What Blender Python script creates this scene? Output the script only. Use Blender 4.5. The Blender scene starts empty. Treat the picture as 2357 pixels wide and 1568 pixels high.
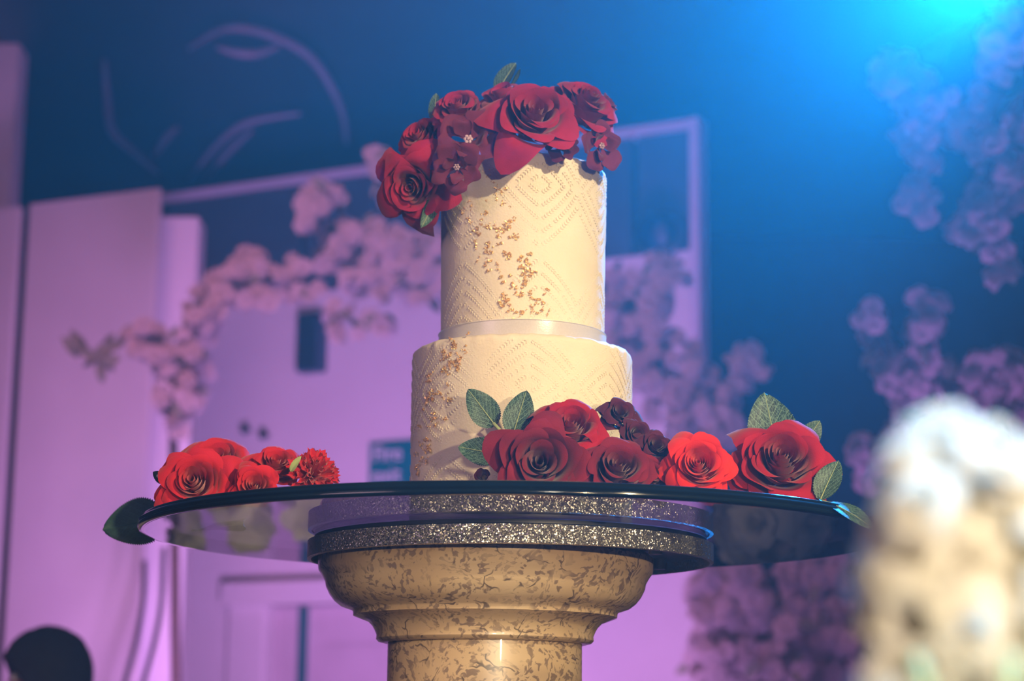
import bpy, bmesh, math, random
from mathutils import Vector, Matrix, Quaternion, noise

random.seed(7)
PI = math.pi
scene = bpy.context.scene
col = scene.collection

# ------------------------------------------------------------------ camera
F = 70.0 / 36.0 * 2357.0                 # focal length in pixels of the 2357 x 1568 frame
CAM = Vector((0, 0, 1.30))
PITCH, ROLL = math.radians(11.3976), math.radians(0.5873)
RM = Matrix.Rotation(PI / 2 + PITCH, 3, 'X') @ Matrix.Rotation(ROLL, 3, 'Z')
cam_data = bpy.data.cameras.new('camera')
cam_data.lens = 70.0
cam_data.sensor_width = 36.0
cam_data.clip_start = 0.02
cam_data.dof.use_dof = True
cam_data.dof.focus_distance = 1.69
cam_data.dof.aperture_fstop = 6.3
cam = bpy.data.objects.new('camera', cam_data)
cam.matrix_world = Matrix.Translation(CAM) @ RM.to_4x4()
col.objects.link(cam)
scene.camera = cam


def ray(px, py):
    return (RM @ Vector(((px - 1178.5) / F, -(py - 784.0) / F, -1.0)))


def P(px, py, Y):                        # point on a pixel's ray at distance Y into the room
    d = ray(px, py)
    return CAM + d * (Y / d.y)


def PZ(px, py, z):                       # point on a pixel's ray at height z
    d = ray(px, py)
    return CAM + d * ((z - CAM.z) / d.z)


def mpp(p):                              # metres per pixel at a point
    return -(RM.transposed() @ (p - CAM)).z / F


# ------------------------------------------------------------------ view, world, lights
vs = scene.view_settings
vs.view_transform = 'Standard'
vs.look = 'None'
vs.exposure = 0.0
vs.gamma = 1.0
vs.use_curve_mapping = False

world = bpy.data.worlds.new('world')
scene.world = world
world.use_nodes = True
world.node_tree.nodes['Background'].inputs[0].default_value = (0.16, 0.10, 0.30, 1)
world.node_tree.nodes['Background'].inputs[1].default_value = 0.10


def light(name, kind, loc, target, energy, color, size=0.3, spot=None, blend=0.5, size_y=None, spread=180):
    d = bpy.data.lights.new(name, kind)
    d.energy = energy
    d.color = color
    if kind == 'AREA':
        d.shape = 'RECTANGLE' if size_y else 'DISK'
        d.size = size
        d.spread = math.radians(spread)
        if size_y:
            d.size_y = size_y
    else:
        d.shadow_soft_size = size
    if kind == 'SPOT':
        d.spot_size = math.radians(spot)
        d.spot_blend = blend
    o = bpy.data.objects.new(name, d)
    o.location = loc
    o.rotation_euler = (Vector(target) - Vector(loc)).to_track_quat('-Z', 'Y').to_euler()
    col.objects.link(o)
    return o


CAKE = Vector((0.012, 1.83, 1.60))
# warm spotlight on the cake table from the camera's right
light('key_spot', 'SPOT', CAKE + Vector((1.35, -2.15, 1.02)), CAKE + Vector((0, -.1, -.08)), 320, (1.0, 0.77, 0.43), .05, 36, .6)
# added warm fill low at the camera's side, brightening the column
light('pin_spot', 'SPOT', (.95, -1.0, 1.52), (-.02, 1.75, 1.36), 160, (1.0, 0.74, 0.44), .03, 26, .8)
# added warm fill and blue top light for the flowers near the camera
light('flower_spot', 'SPOT', (.45, -.85, 1.80), (.14, .5, 1.36), 150, (1.0, 0.86, 0.64), .10, 26, .7)
light('cool_flower_spot', 'SPOT', (.55, .25, 2.45), (.14, .5, 1.42), 240, (0.14, 0.52, 1.0), .05, 13, .7)
# soft pinkish light of the hall from the other side
light('hall_fill', 'AREA', (-1.6, 0.2, 2.4), CAKE, 11, (1.0, 0.60, 0.74), 0.9)
# blue moving head high on the stage side, shining into the added haze
BL = P(2310, -85, 3.25)
light('blue_beam', 'SPOT', BL, P(100, 620, 1.90), 400, (0.0, 0.28, 1.0), .04, 66, 1.0)
light('blue_wash', 'SPOT', BL + Vector((.03, .05, .02)), BL + Vector((-.38, -.55,  .20)), 270, (0.02, 0.34, 1.0), .04, 146, 1.0)  # second blue lamp added for the glow in the upper corner
# purple uplights washing the back of the hall
light('uplight_panel', 'AREA', (-2.2, 4.0, 0.5), (-2.2, 8.2, 2.6), 6, (0.90, 0.27, 0.95), 0.7)
light('uplight_wall', 'AREA', (-0.40, 5.2, 0.4), (-0.60, 10.6, 2.0), 58, (0.78, 0.33, 1.0), 0.8, spread=76)
light('uplight_stage', 'AREA', (1.5, 3.75, 0.5), (1.05, 4.9, 2.0), 9, (0.80, 0.30, 1.0), 0.5, spread=100)
light('pink_wash', 'AREA', (-1.3, 4.6, 3.9), (-0.9, 8.5, 2.3), 27, (1.0, 0.34, 0.56), 1.0, spread=130)
# added warm fill on the unseen centrepieces mirrored in the glass
light('table_spot', 'SPOT', (-.2, 2.9, 3.2), (-.45, 3.9, 1.2), 15, (1.0, 0.80, 0.62), .08, 46, .7)


# ------------------------------------------------------------------ helpers
def link(o, parent=None):
    col.objects.link(o)
    if parent is not None:
        o.parent = parent
    return o


def mesh_obj(name, verts, faces, mat, parent=None, smooth=True, uv=None):
    me = bpy.data.meshes.new(name)
    me.from_pydata([tuple(v) for v in verts], [], faces)
    if uv:
        lay = me.uv_layers.new(name='UVMap')
        for lp in me.loops:
            lay.data[lp.index].uv = uv[lp.vertex_index]
    me.materials.append(mat)
    if smooth:
        me.polygons.foreach_set('use_smooth', [True] * len(me.polygons))
    me.update()
    return link(bpy.data.objects.new(name, me), parent)


def empty(name, loc, label=None, cat=None, group=None, rot=None):
    o = bpy.data.objects.new(name, None)
    o.empty_display_size = .02
    o.location = loc
    if rot is not None:
        o.rotation_mode = 'QUATERNION'
        o.rotation_quaternion = rot
    link(o)
    tag(o, label, cat, group)
    return o


def tag(o, label=None, cat=None, group=None, kind=None):
    for k, v in (('label', label), ('category', cat), ('group', group), ('kind', kind)):
        if v:
            o[k] = v
    return o


def copy_part(src, parent, loc=None, rot=None, scale=None):
    c = src.copy()
    link(c, parent)
    if loc is not None:
        c.location = loc
    if rot is not None:
        c.rotation_mode = 'QUATERNION'
        c.rotation_quaternion = rot
    if scale is not None:
        c.scale = (scale,) * 3 if not isinstance(scale, tuple) else scale
    return c


def lathe(name, prof, mat, parent=None, n=128, smooth=True, closed=False, auto=None):
    verts, faces = [], []
    m = len(prof)
    for i in range(n):
        a = 2 * PI * i / n
        for r, z in prof:
            verts.append((r * math.cos(a), r * math.sin(a), z))
    rng = m if closed else m - 1
    for i in range(n):
        j = (i + 1) % n
        for k in range(rng):
            q = (k + 1) % m
            faces.append((i * m + k, j * m + k, j * m + q, i * m + q))
    if not closed:
        if prof[0][0] > 1e-6:
            faces.append(tuple(reversed([i * m for i in range(n)])))
        if prof[-1][0] > 1e-6:
            faces.append(tuple(i * m + m - 1 for i in range(n)))
    o = mesh_obj(name, verts, faces, mat, parent, smooth)
    if smooth:
        o.data.set_sharp_from_angle(angle=math.radians(auto or 40))
    return o


def box(name, lo, hi, mat, parent=None, bevel=0.0, frame=None):
    bm = bmesh.new()
    bmesh.ops.create_cube(bm, size=1)
    lo, hi = Vector(lo), Vector(hi)
    for v in bm.verts:
        v.co = Vector(((lo[k] + hi[k]) / 2 + v.co[k] * (hi[k] - lo[k]) for k in range(3)))
    if bevel:
        bmesh.ops.bevel(bm, geom=list(bm.edges), offset=bevel, segments=2, affect='EDGES', profile=.5)
    if frame is not None:
        bm.transform(frame)
    me = bpy.data.meshes.new(name)
    bm.to_mesh(me)
    bm.free()
    me.materials.append(mat)
    return link(bpy.data.objects.new(name, me), parent)


def tube(name, pts, rad, mat, parent=None, n=8, closed_ends=True):
    pts = [Vector(p) for p in pts]
    rads = rad if isinstance(rad, (list, tuple)) else [rad] * len(pts)
    verts, faces = [], []
    up = Vector((0.12, 0.3, 1)).normalized()
    for i, p in enumerate(pts):
        t = (pts[min(i + 1, len(pts) - 1)] - pts[max(i - 1, 0)]).normalized()
        a = t.cross(up)
        if a.length < 1e-4:
            a = t.cross(Vector((1, 0, 0)))
        a.normalize()
        b = t.cross(a)
        for k in range(n):
            q = 2 * PI * k / n
            verts.append(p + (a * math.cos(q) + b * math.sin(q)) * rads[i])
    for i in range(len(pts) - 1):
        for k in range(n):
            l = (k + 1) % n
            faces.append((i * n + k, i * n + l, (i + 1) * n + l, (i + 1) * n + k))
    faces.append(tuple(reversed(range(n))))
    faces.append(tuple(range((len(pts) - 1) * n, len(pts) * n)))
    return mesh_obj(name, verts, faces, mat, parent)


def smooth_path(pts, per=6):             # Catmull-Rom through points
    pts = [Vector(p) for p in pts]
    out = []
    for i in range(len(pts) - 1):
        p0, p1, p2, p3 = pts[max(i - 1, 0)], pts[i], pts[i + 1], pts[min(i + 2, len(pts) - 1)]
        for k in range(per):
            t = k / per
            out.append(.5 * ((2 * p1) + (p2 - p0) * t + (2 * p0 - 5 * p1 + 4 * p2 - p3) * t * t + (3 * p1 - p0 - 3 * p2 + p3) * t ** 3))
    out.append(pts[-1])
    return out


def aim(axis, spin=0.0):
    q = Vector(axis).normalized().to_track_quat('Z', 'Y')
    return q @ Quaternion((0, 0, 1), spin)


# ------------------------------------------------------------------ materials
class NT:
    def __init__(self, name):
        self.m = bpy.data.materials.new(name)
        self.m.use_nodes = True
        self.t = self.m.node_tree
        self.p = self.t.nodes['Principled BSDF']
        self.out = self.t.nodes['Material Output']

    def n(self, kind, **kw):
        nd = self.t.nodes.new('ShaderNode' + kind)
        for k, v in kw.items():
            if k in nd.inputs:
                nd.inputs[k].default_value = v
            else:
                setattr(nd, k, v)
        return nd

    def l(self, a, b):
        self.t.links.new(a, b)

    def coords(self, scale=1.0, kind='Object'):
        tc = self.n('TexCoord')
        return tc.outputs[kind]

    def ramp(self, src, stops):
        r = self.n('ValToRGB')
        while len(r.color_ramp.elements) > 1:
            r.color_ramp.elements.remove(r.color_ramp.elements[-1])
        e = r.color_ramp.elements[0]
        e.position, e.color = stops[0][0], (*stops[0][1], 1)
        for pos, c in stops[1:]:
            e = r.color_ramp.elements.new(pos)
            e.color = (*c, 1)
        self.l(src, r.inputs['Fac'])
        return r.outputs['Color']

    def bump(self, src, strength, dist):
        b = self.n('Bump')
        b.inputs['Strength'].default_value = strength
        b.inputs['Distance'].default_value = dist
        self.l(src, b.inputs['Height'])
        return b.outputs['Normal']


def plain(name, c, rough=.6, metal=0.0, nscale=0, namt=.15, bump=0, coat=0, spec=.5, sheen=0):
    k = NT(name)
    k.p.inputs['Base Color'].default_value = (*c, 1)
    k.p.inputs['Roughness'].default_value = rough
    k.p.inputs['Metallic'].default_value = metal
    k.p.inputs['Coat Weight'].default_value = coat
    k.p.inputs['Coat Roughness'].default_value = .05
    k.p.inputs['Specular IOR Level'].default_value = spec
    k.p.inputs['Sheen Weight'].default_value = sheen
    if nscale:
        nz = k.n('TexNoise', Scale=nscale, Detail=4.0)
        k.l(k.coords(), nz.inputs['Vector'])
        lo = tuple(max(0, x * (1 - namt)) for x in c)
        hi = tuple(min(1, x * (1 + namt)) for x in c)
        k.l(k.ramp(nz.outputs['Fac'], [(.3, lo), (.7, hi)]), k.p.inputs['Base Color'])
        if bump:
            k.l(k.bump(nz.outputs['Fac'], .5, bump), k.p.inputs['Normal'])
    return k.m


def petal_mat(name, c, c2=None, trans=.12, rough=.78):
    """Cloth petal: slight colour drift along the petal, fine weave, some light passing through."""
    k = NT(name)
    c2 = c2 or tuple(x * .62 for x in c)
    nz = k.n('TexNoise', Scale=38.0, Detail=3.0)
    k.l(k.coords(), nz.inputs['Vector'])
    colr = k.ramp(nz.outputs['Fac'], [(.25, c2), (.62, c), (.85, tuple(min(1, x * 1.18 + .004) for x in c))])
    fine = k.n('TexNoise', Scale=900.0, Detail=2.0)
    k.l(k.coords(), fine.inputs['Vector'])
    wr = k.n('TexNoise', Scale=120.0, Detail=3.0)
    k.l(k.coords(), wr.inputs['Vector'])
    mx = k.n('Math', operation='ADD')
    k.l(fine.outputs['Fac'], mx.inputs[0])
    k.l(wr.outputs['Fac'], mx.inputs[1])
    nrm = k.bump(mx.outputs[0], .35, .0006)
    k.p.inputs['Roughness'].default_value = rough
    k.p.inputs['Sheen Weight'].default_value = .25
    k.p.inputs['Specular IOR Level'].default_value = .25
    k.l(colr, k.p.inputs['Base Color'])
    k.l(nrm, k.p.inputs['Normal'])
    tr = k.n('BsdfTranslucent')
    k.l(colr, tr.inputs['Color'])
    mix = k.n('MixShader')
    mix.inputs[0].default_value = trans
    k.l(k.p.outputs[0], mix.inputs[1])
    k.l(tr.outputs[0], mix.inputs[2])
    k.l(mix.outputs[0], k.out.inputs['Surface'])
    return k.m


def leaf_mat(name, c, vein):
    """Cloth leaf with midrib, side veins and a net of fine veins, laid out along the leaf's own length and width."""
    k = NT(name)
    uv = k.coords(kind='UV')
    sep = k.n('SeparateXYZ')
    k.l(uv, sep.inputs[0])
    ab = k.n('Math', operation='ABSOLUTE')
    k.l(sep.outputs['Y'], ab.inputs[0])
    # side veins: lines slanting away from the midrib
    m1 = k.n('Math', operation='MULTIPLY_ADD')
    k.l(ab.outputs[0], m1.inputs[0])
    m1.inputs[1].default_value = -.55
    k.l(sep.outputs['X'], m1.inputs[2])
    m2 = k.n('Math', operation='MULTIPLY')
    k.l(m1.outputs[0], m2.inputs[0])
    m2.inputs[1].default_value = 7.0
    pp = k.n('Math', operation='PINGPONG')
    k.l(m2.outputs[0], pp.inputs[0])
    pp.inputs[1].default_value = .5
    l1 = k.n('Math', operation='LESS_THAN')
    k.l(pp.outputs[0], l1.inputs[0])
    l1.inputs[1].default_value = .045
    mid = k.n('Math', operation='LESS_THAN')
    k.l(ab.outputs[0], mid.inputs[0])
    mid.inputs[1].default_value = .03
    vo = k.n('TexVoronoi', feature='DISTANCE_TO_EDGE', Scale=15.0)
    k.l(uv, vo.inputs['Vector'])
    l2 = k.n('Math', operation='LESS_THAN')
    k.l(vo.outputs['Distance'], l2.inputs[0])
    l2.inputs[1].default_value = .085
    h2 = k.n('Math', operation='MULTIPLY')
    k.l(l2.outputs[0], h2.inputs[0])
    h2.inputs[1].default_value = .55
    a1 = k.n('Math', operation='MAXIMUM')
    k.l(l1.outputs[0], a1.inputs[0])
    k.l(mid.outputs[0], a1.inputs[1])
    a2 = k.n('Math', operation='MAXIMUM')
    k.l(a1.outputs[0], a2.inputs[0])
    k.l(h2.outputs[0], a2.inputs[1])
    nz = k.n('TexNoise', Scale=60.0, Detail=3.0)
    k.l(k.coords(), nz.inputs['Vector'])
    base = k.ramp(nz.outputs['Fac'], [(.3, tuple(x * .7 for x in c)), (.7, tuple(x * 1.2 for x in c))])
    mx = k.n('Mix', data_type='RGBA')
    k.l(a2.outputs[0], mx.inputs['Factor'])
    k.l(base, mx.inputs[6])
    mx.inputs[7].default_value = (*vein, 1)
    k.l(mx.outputs[2], k.p.inputs['Base Color'])
    k.p.inputs['Roughness'].default_value = .5
    k.p.inputs['Specular IOR Level'].default_value = .35
    k.l(k.bump(a2.outputs[0], .5, .0006), k.p.inputs['Normal'])
    return k.m


M = {}
M['burgundy'] = petal_mat('burgundy_petal', (.225, .008, .022), (.125, .004, .015))
M['crimson'] = petal_mat('crimson_petal', (.43, .004, .013), (.29, .003, .010))
M['orange_red'] = petal_mat('orange_red_petal', (.80, .026, .010), (.64, .012, .007))
M['red'] = petal_mat('red_petal', (.58, .012, .026), (.42, .006, .018))
M['magenta_red'] = petal_mat('magenta_red_petal', (.42, .010, .050), (.24, .006, .036))
M['plum'] = petal_mat('plum_petal', (.105, .008, .028), (.055, .006, .02))
M['dusty_plum'] = petal_mat('dusty_plum_petal', (.18, .022, .060), (.10, .012, .04))
M['blossom'] = petal_mat('pale_blossom_petal', (.80, .72, .72), (.62, .52, .54), trans=.3)
M['white_petal'] = petal_mat('white_petal', (.90, .87, .79), (.84, .78, .66), trans=.45)
M['leaf'] = leaf_mat('green_leaf_cloth', (.009, .044, .036), (.16, .28, .20))
M['leaf_dark'] = leaf_mat('dark_green_leaf_cloth', (.008, .035, .028), (.018, .06, .045))
M['leaf_pale'] = plain('pale_leaf_cloth', (.34, .42, .16), .6, nscale=80)
M['sage'] = plain('sage_leaf_cloth', (.26, .28, .20), .7, nscale=30)
M['stem'] = plain('green_stem', (.30, .36, .16), .5, nscale=60)
M['bead'] = plain('glass_bead', (.60, .42, .50), .15, coat=.6, nscale=300, namt=.5, bump=.0005)
M['calyx'] = plain('calyx_green', (.05, .11, .05), .6, nscale=60)
M['bark'] = plain('branch_bark', (.10, .07, .06), .8, nscale=40)

# ------------------------------------------------------------------ the hall
M['wall_white'] = plain('white_wall_paint', (.74, .71, .72), .75, nscale=3, namt=.03)
M['dark_panel'] = plain('dark_blue_grey_panel', (.045, .055, .075), .45, nscale=2, namt=.15)
M['black_wall'] = plain('black_drape', (.008, .009, .014), .9, nscale=6, namt=.4)
M['ceiling'] = plain('dark_ceiling_paint', (.010, .012, .020), .5, nscale=2, namt=.3)
M['floor'] = plain('dark_carpet', (.05, .03, .05), .9, nscale=60, namt=.4, bump=.002)
M['trim'] = plain('pale_trim', (.62, .58, .66), .6, nscale=8, namt=.05)
M['teal_paint'] = plain('teal_door_edge', (.02, .16, .15), .5, nscale=8, namt=.1)
M['door'] = plain('pink_white_door', (.60, .52, .56), .6, nscale=8, namt=.04)
M['sign_green'] = plain('sign_green', (.0, .20, .17), .4, nscale=20, namt=.05)
M['sign_white'] = plain('sign_white', (.85, .85, .85), .5, nscale=20, namt=.03)
M['black_plastic'] = plain('black_plastic', (.012, .014, .02), .4, nscale=40, namt=.2)
M['blue_box'] = plain('dark_blue_box', (.004, .03, .07), .4, nscale=30, namt=.15)

S = lambda o: tag(o, kind='structure')
S(box('floor', (-9, -4, -.1), (9, 16, 0), M['floor']))
S(box('ceiling', (-9, -4, 4.75), (9, 16, 4.85), M['ceiling']))
S(box('wall_back', (-9, 13.4, 0), (9, 13.6, 4.75), M['black_wall']))
S(box('wall_left', (-9.1, -4, 0), (-9, 16, 4.75), M['black_wall']))
S(box('wall_right', (9, -4, 0), (9.1, 16, 4.75), M['black_wall']))
S(box('wall_front', (-9, -4.1, 0), (9, -4, 4.75), M['black_wall']))


class Face:
    """A vertical plane through two ceiling-height pixels; boxes are laid on it by pixel corners."""

    def __init__(self, a, b, ztop):
        A, B = PZ(*a, ztop), PZ(*b, ztop)
        self.o = Vector((A.x, A.y, 0))
        self.u = Vector((B.x - A.x, B.y - A.y, 0)).normalized()
        self.n = Vector((self.u.y, -self.u.x, 0))
        if self.n.y > 0:
            self.n = -self.n
        self.M = Matrix((( self.u.x, self.n.x, 0, self.o.x), (self.u.y, self.n.y, 0, self.o.y), (0, 0, 1, 0), (0, 0, 0, 1)))

    def at(self, px, py, off=0.0):
        d = ray(px, py)
        t = (self.o + self.n * off - CAM).dot(self.n) / d.dot(self.n)
        return CAM + d * t

    def uz(self, px, py, off=0.0):
        p = self.at(px, py, off)
        return (p - self.o).dot(self.u), p.z

    def box(self, name, c0, c1, n0, n1, mat, parent=None, bevel=0, u0=None, u1=None, z0=None, z1=None):
        a, b = self.uz(*c0, n1), self.uz(*c1, n1)
        us, zs = sorted((a[0], b[0])), sorted((a[1], b[1]))
        us = [u0 if u0 is not None else us[0], u1 if u1 is not None else us[1]]
        zs = [z0 if z0 is not None else zs[0], z1 if z1 is not None else zs[1]]
        return box(name, (us[0], n0, zs[0]), (us[1], n1, zs[1]), mat, parent, bevel, self.M)


W = Face((370, 452), (1600, 276), 4.45)           # the far wall with the fire exit
uR, _ = W.uz(1606, 700)
uL, zT = W.uz(372, 452)
_, zM = W.uz(690, 675)
wall = S(W.box('wall_exit', (372, 1560), (1606, 690), -.12, 0, M['wall_white'], z0=0, z1=zM, u0=uL - 2.0))
# dark panels between wall and ceiling rail
edges = [372, 690, 1075, 1456, 1600]
tp = S(empty('trim_1', (0, 0, 0)))
for i in range(4):
    a = W.uz(edges[i] + (8 if i else 0), 600)[0]
    b = W.uz(edges[i + 1] - 8, 600)[0]
    box('panel', (a, -.10, zM), (b, -.02, zT), M['dark_panel'], tp, .004, W.M)
rail = S(box('trim_2', (uL, -.1, zT - .040), (uR, .012, zT + .01), M['trim'], None, .006, W.M))
post = S(box('trim_3', (uR - .030, -.1, 0), (uR + .02, .03, zT + .01), M['trim'], None, .008, W.M))

# door below the sign
dz, = (W.uz(800, 1392)[1],)
dt = W.uz(800, 1336)[1]
d0 = W.uz(628, 1500)[0]
d1 = W.uz(1190, 1500)[0]
dj = W.uz(543, 1500)[0]
dr = S(empty('door_1', (0, 0, 0)))
box('architrave', (dj, 0, 0), (d0, .09, dt), M['wall_white'], dr, .01, W.M)
box('architrave', (d1, 0, 0), (d1 + (d0 - dj), .09, dt), M['wall_white'], dr, .01, W.M)
box('architrave', (dj - .03, 0, dz), (d1 + (d0 - dj) + .03, .13, dt), M['wall_white'], dr, .01, W.M)
box('door_leaf', (d0 + .02, 0, .01), (d1 - .02, .03, dz - .005), M['door'], dr, .004, W.M)
e0, e1 = W.uz(697, 1500)[0], W.uz(716, 1500)[0]
box('door_edge', (e0, .03, .01), (e1, .055, dz - .01), M['teal_paint'], dr, .003, W.M)
for k in range(2):
    box('door_panel', (e1 + .12, .03, .25 + k * .95), (d1 - .2, .042, 1.05 + k * .75), M['door'], dr, .006, W.M)
box('door_handle', (e1 + .03, .03, 1.0), (e1 + .06, .08, 1.14), M['black_plastic'], dr, .004, W.M)

# fire exit sign
sg = empty('fire_exit_sign', W.at(850, 1120, .0), 'green sign with white fire exit lettering on the lilac wall', 'sign')
u0, z1 = W.uz(850, 1018, .02)
u1, z0 = W.uz(1080, 1112, .02)
b = box('sign_board', (u0, 0, z0), (u1, .02, z1), M['sign_green'], None, .003, W.M)
b.parent = sg
b.matrix_parent_inverse = Matrix.Translation(-sg.location)


def lettering(name, body, u, z, size, off, mat, parent, face):
    c = bpy.data.curves.new(name, 'FONT')
    c.body = body
    c.size = size
    c.extrude = .002
    c.materials.append(mat)
    tmp = bpy.data.objects.new(name, c)
    col.objects.link(tmp)
    dg = bpy.context.evaluated_depsgraph_get()
    me = bpy.data.meshes.new_from_object(tmp.evaluated_get(dg))
    bpy.data.objects.remove(tmp)
    fm = Matrix(((face.u.x, 0, face.n.x, 0), (face.u.y, 0, face.n.y, 0), (0, 1, 0, 0), (0, 0, 0, 1)))
    me.transform(fm)
    p = face.o + face.u * u + face.n * off + Vector((0, 0, z))
    me.transform(Matrix.Translation(p - parent.location))
    return link(bpy.data.objects.new(name, me), parent)


hs = (z1 - z0)
lettering('lettering', 'Fire', u0 + hs * .10, z0 + hs * .58, hs * .46, .022, M['sign_white'], sg, W)
lettering('lettering', 'exit', u0 + hs * .10, z0 + hs * .12, hs * .46, .022, M['sign_white'], sg, W)

# slim dark box on the wall, two hooks, round stage lamp
o = W.box('wall_speaker', (682, 722), (731, 851), 0, .10, M['blue_box'], None, .012)
tag(o, 'slim dark blue wall speaker box above the fire exit sign', 'speaker')
g = W.box('speaker_grille', (687, 728), (726, 845), .1, .106, M['black_plastic'], o, .002)
for px, py, lab in ((575, 991, 'upper round black knob on the lilac wall nearer the flower garland'), (617, 1003, 'lower round black knob on the lilac wall nearer the fire exit sign')):
    p = W.at(px, py, .0)
    hk = empty('wall_hook', p, lab, 'hook', 'black knobs on the lilac wall', aim(W.n))
    lathe('knob', [(.012, 0), (.012, .03), (.026, .04), (.028, .055), (.018, .066), (0, .068)], M['black_plastic'], hk, 16)
p = W.at(1545, 540, .02)
lamp = empty('stage_lamp', p, 'round dark stage lamp on the frame above the flowers', 'lamp', rot=aim(W.n + Vector((-.1, 0, -.2))))
lathe('housing', [(.0, 0), (.07, .0), (.10, .05), (.105, .22), (.098, .23), (.092, .20), (0, .19)], M['black_plastic'], lamp, 32)
lathe('lens', [(.09, .195), (.06, .215), (0, .222)], M['blue_box'], lamp, 32)
box('bracket', (-.012, -.12, .02), (.012, .12, .06), M['black_plastic'], lamp, .003)

# white partition panels at the other side
V = Face((60, 470), (365, 432), 3.70)
zv = 3.70
va = V.uz(59, 480)[0]
vb = V.uz(366, 440)[0]
S(box('wall_partition', (va + .02, -.03, 0), (vb, 0, zv), M['wall_white'], None, .006, V.M))
S(box('wall_partition_end', (va - 1.6, -.03, 0), (va - .035, 0, zv - .005), M['wall_white'], None, .006, V.M))
S(box('wall_partition_return', (va - .3, -.12, 0), (va + .3, -.05, zv - .05), M['black_wall'], None, 0, V.M))
q0, q1 = P(366, 497, 8.95), P(458, 520, 8.95)
pil = S(box('trim_4', (q0.x - .1, 8.95, 0), (q1.x, 9.15, q0.z), M['wall_white'], None, .01))
q2 = P(-40, 200, 9.6)
q3 = P(38, 200, 9.6)
S(box('wall_pier', (q2.x - .6, 9.6, 0), (q3.x, 9.8, 4.75), M['wall_white'], None, .01))

# cables hanging beside the partition
for pts, lab in (([(332, 1290), (330, 1380), (312, 1480), (280, 1600), (250, 1720)], 'dark cable hanging against the edge of the white partition'),
                 ([(377, 1260), (372, 1380), (355, 1480), (322, 1600), (290, 1720)], 'dark slack cable hanging between the partition and the door')):
    c = tube('cable', smooth_path([P(x, y, 8.15) for x, y in pts]), .011, M['black_plastic'])
    tag(c, lab, 'cable', 'cables beside the partition')

M['rod'] = plain('dull_lilac_rod', (.30, .26, .34), .6, nscale=8, namt=.1)
# pale curved reflections in the dark ceiling, built as tubes below it
reflection_arcs = [[(436, 112), (500, 74), (560, 66), (640, 88), (715, 132), (765, 205), (790, 270), (797, 330)],
        [(500, 110), (545, 122), (590, 124), (640, 108)],
        [(240, 140), (246, 220), (258, 300), (310, 352), (365, 400)],
        [(438, 410), (490, 345), (545, 295), (600, 275), (690, 262)],
        [(470, 415), (530, 345), (580, 300)],
        [(355, 360), (385, 315), (408, 295)]]
reflection_labels = ['longest pale rod under the dark ceiling, bent into a wide arch', 'short pale rod hanging just inside the wide arched rod', 'pale rod with a sharp elbow under the dark ceiling above the white partition',
              'pale rod curving up from the rail end and flattening under the ceiling', 'faint pale rod running close along the flattening rod', 'shortest pale rod, straight, between the elbowed and the flattening rods']
for r, lab in zip(reflection_arcs, reflection_labels):
    pts = smooth_path([PZ(x, y, 4.70) for x, y in r])
    n = len(pts)
    c = tube('ceiling_rod', pts, [.008 + .015 * math.sin(PI * i / (n - 1)) for i in range(n)], M['rod'])
    tag(c, lab, 'rod', 'curved rods under the ceiling')

# ------------------------------------------------------------------ pedestal, ring and glass
GX, GY, GH = .0039, 1.8228, CAM.z + .18142       # centre and underside of the glass


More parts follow.
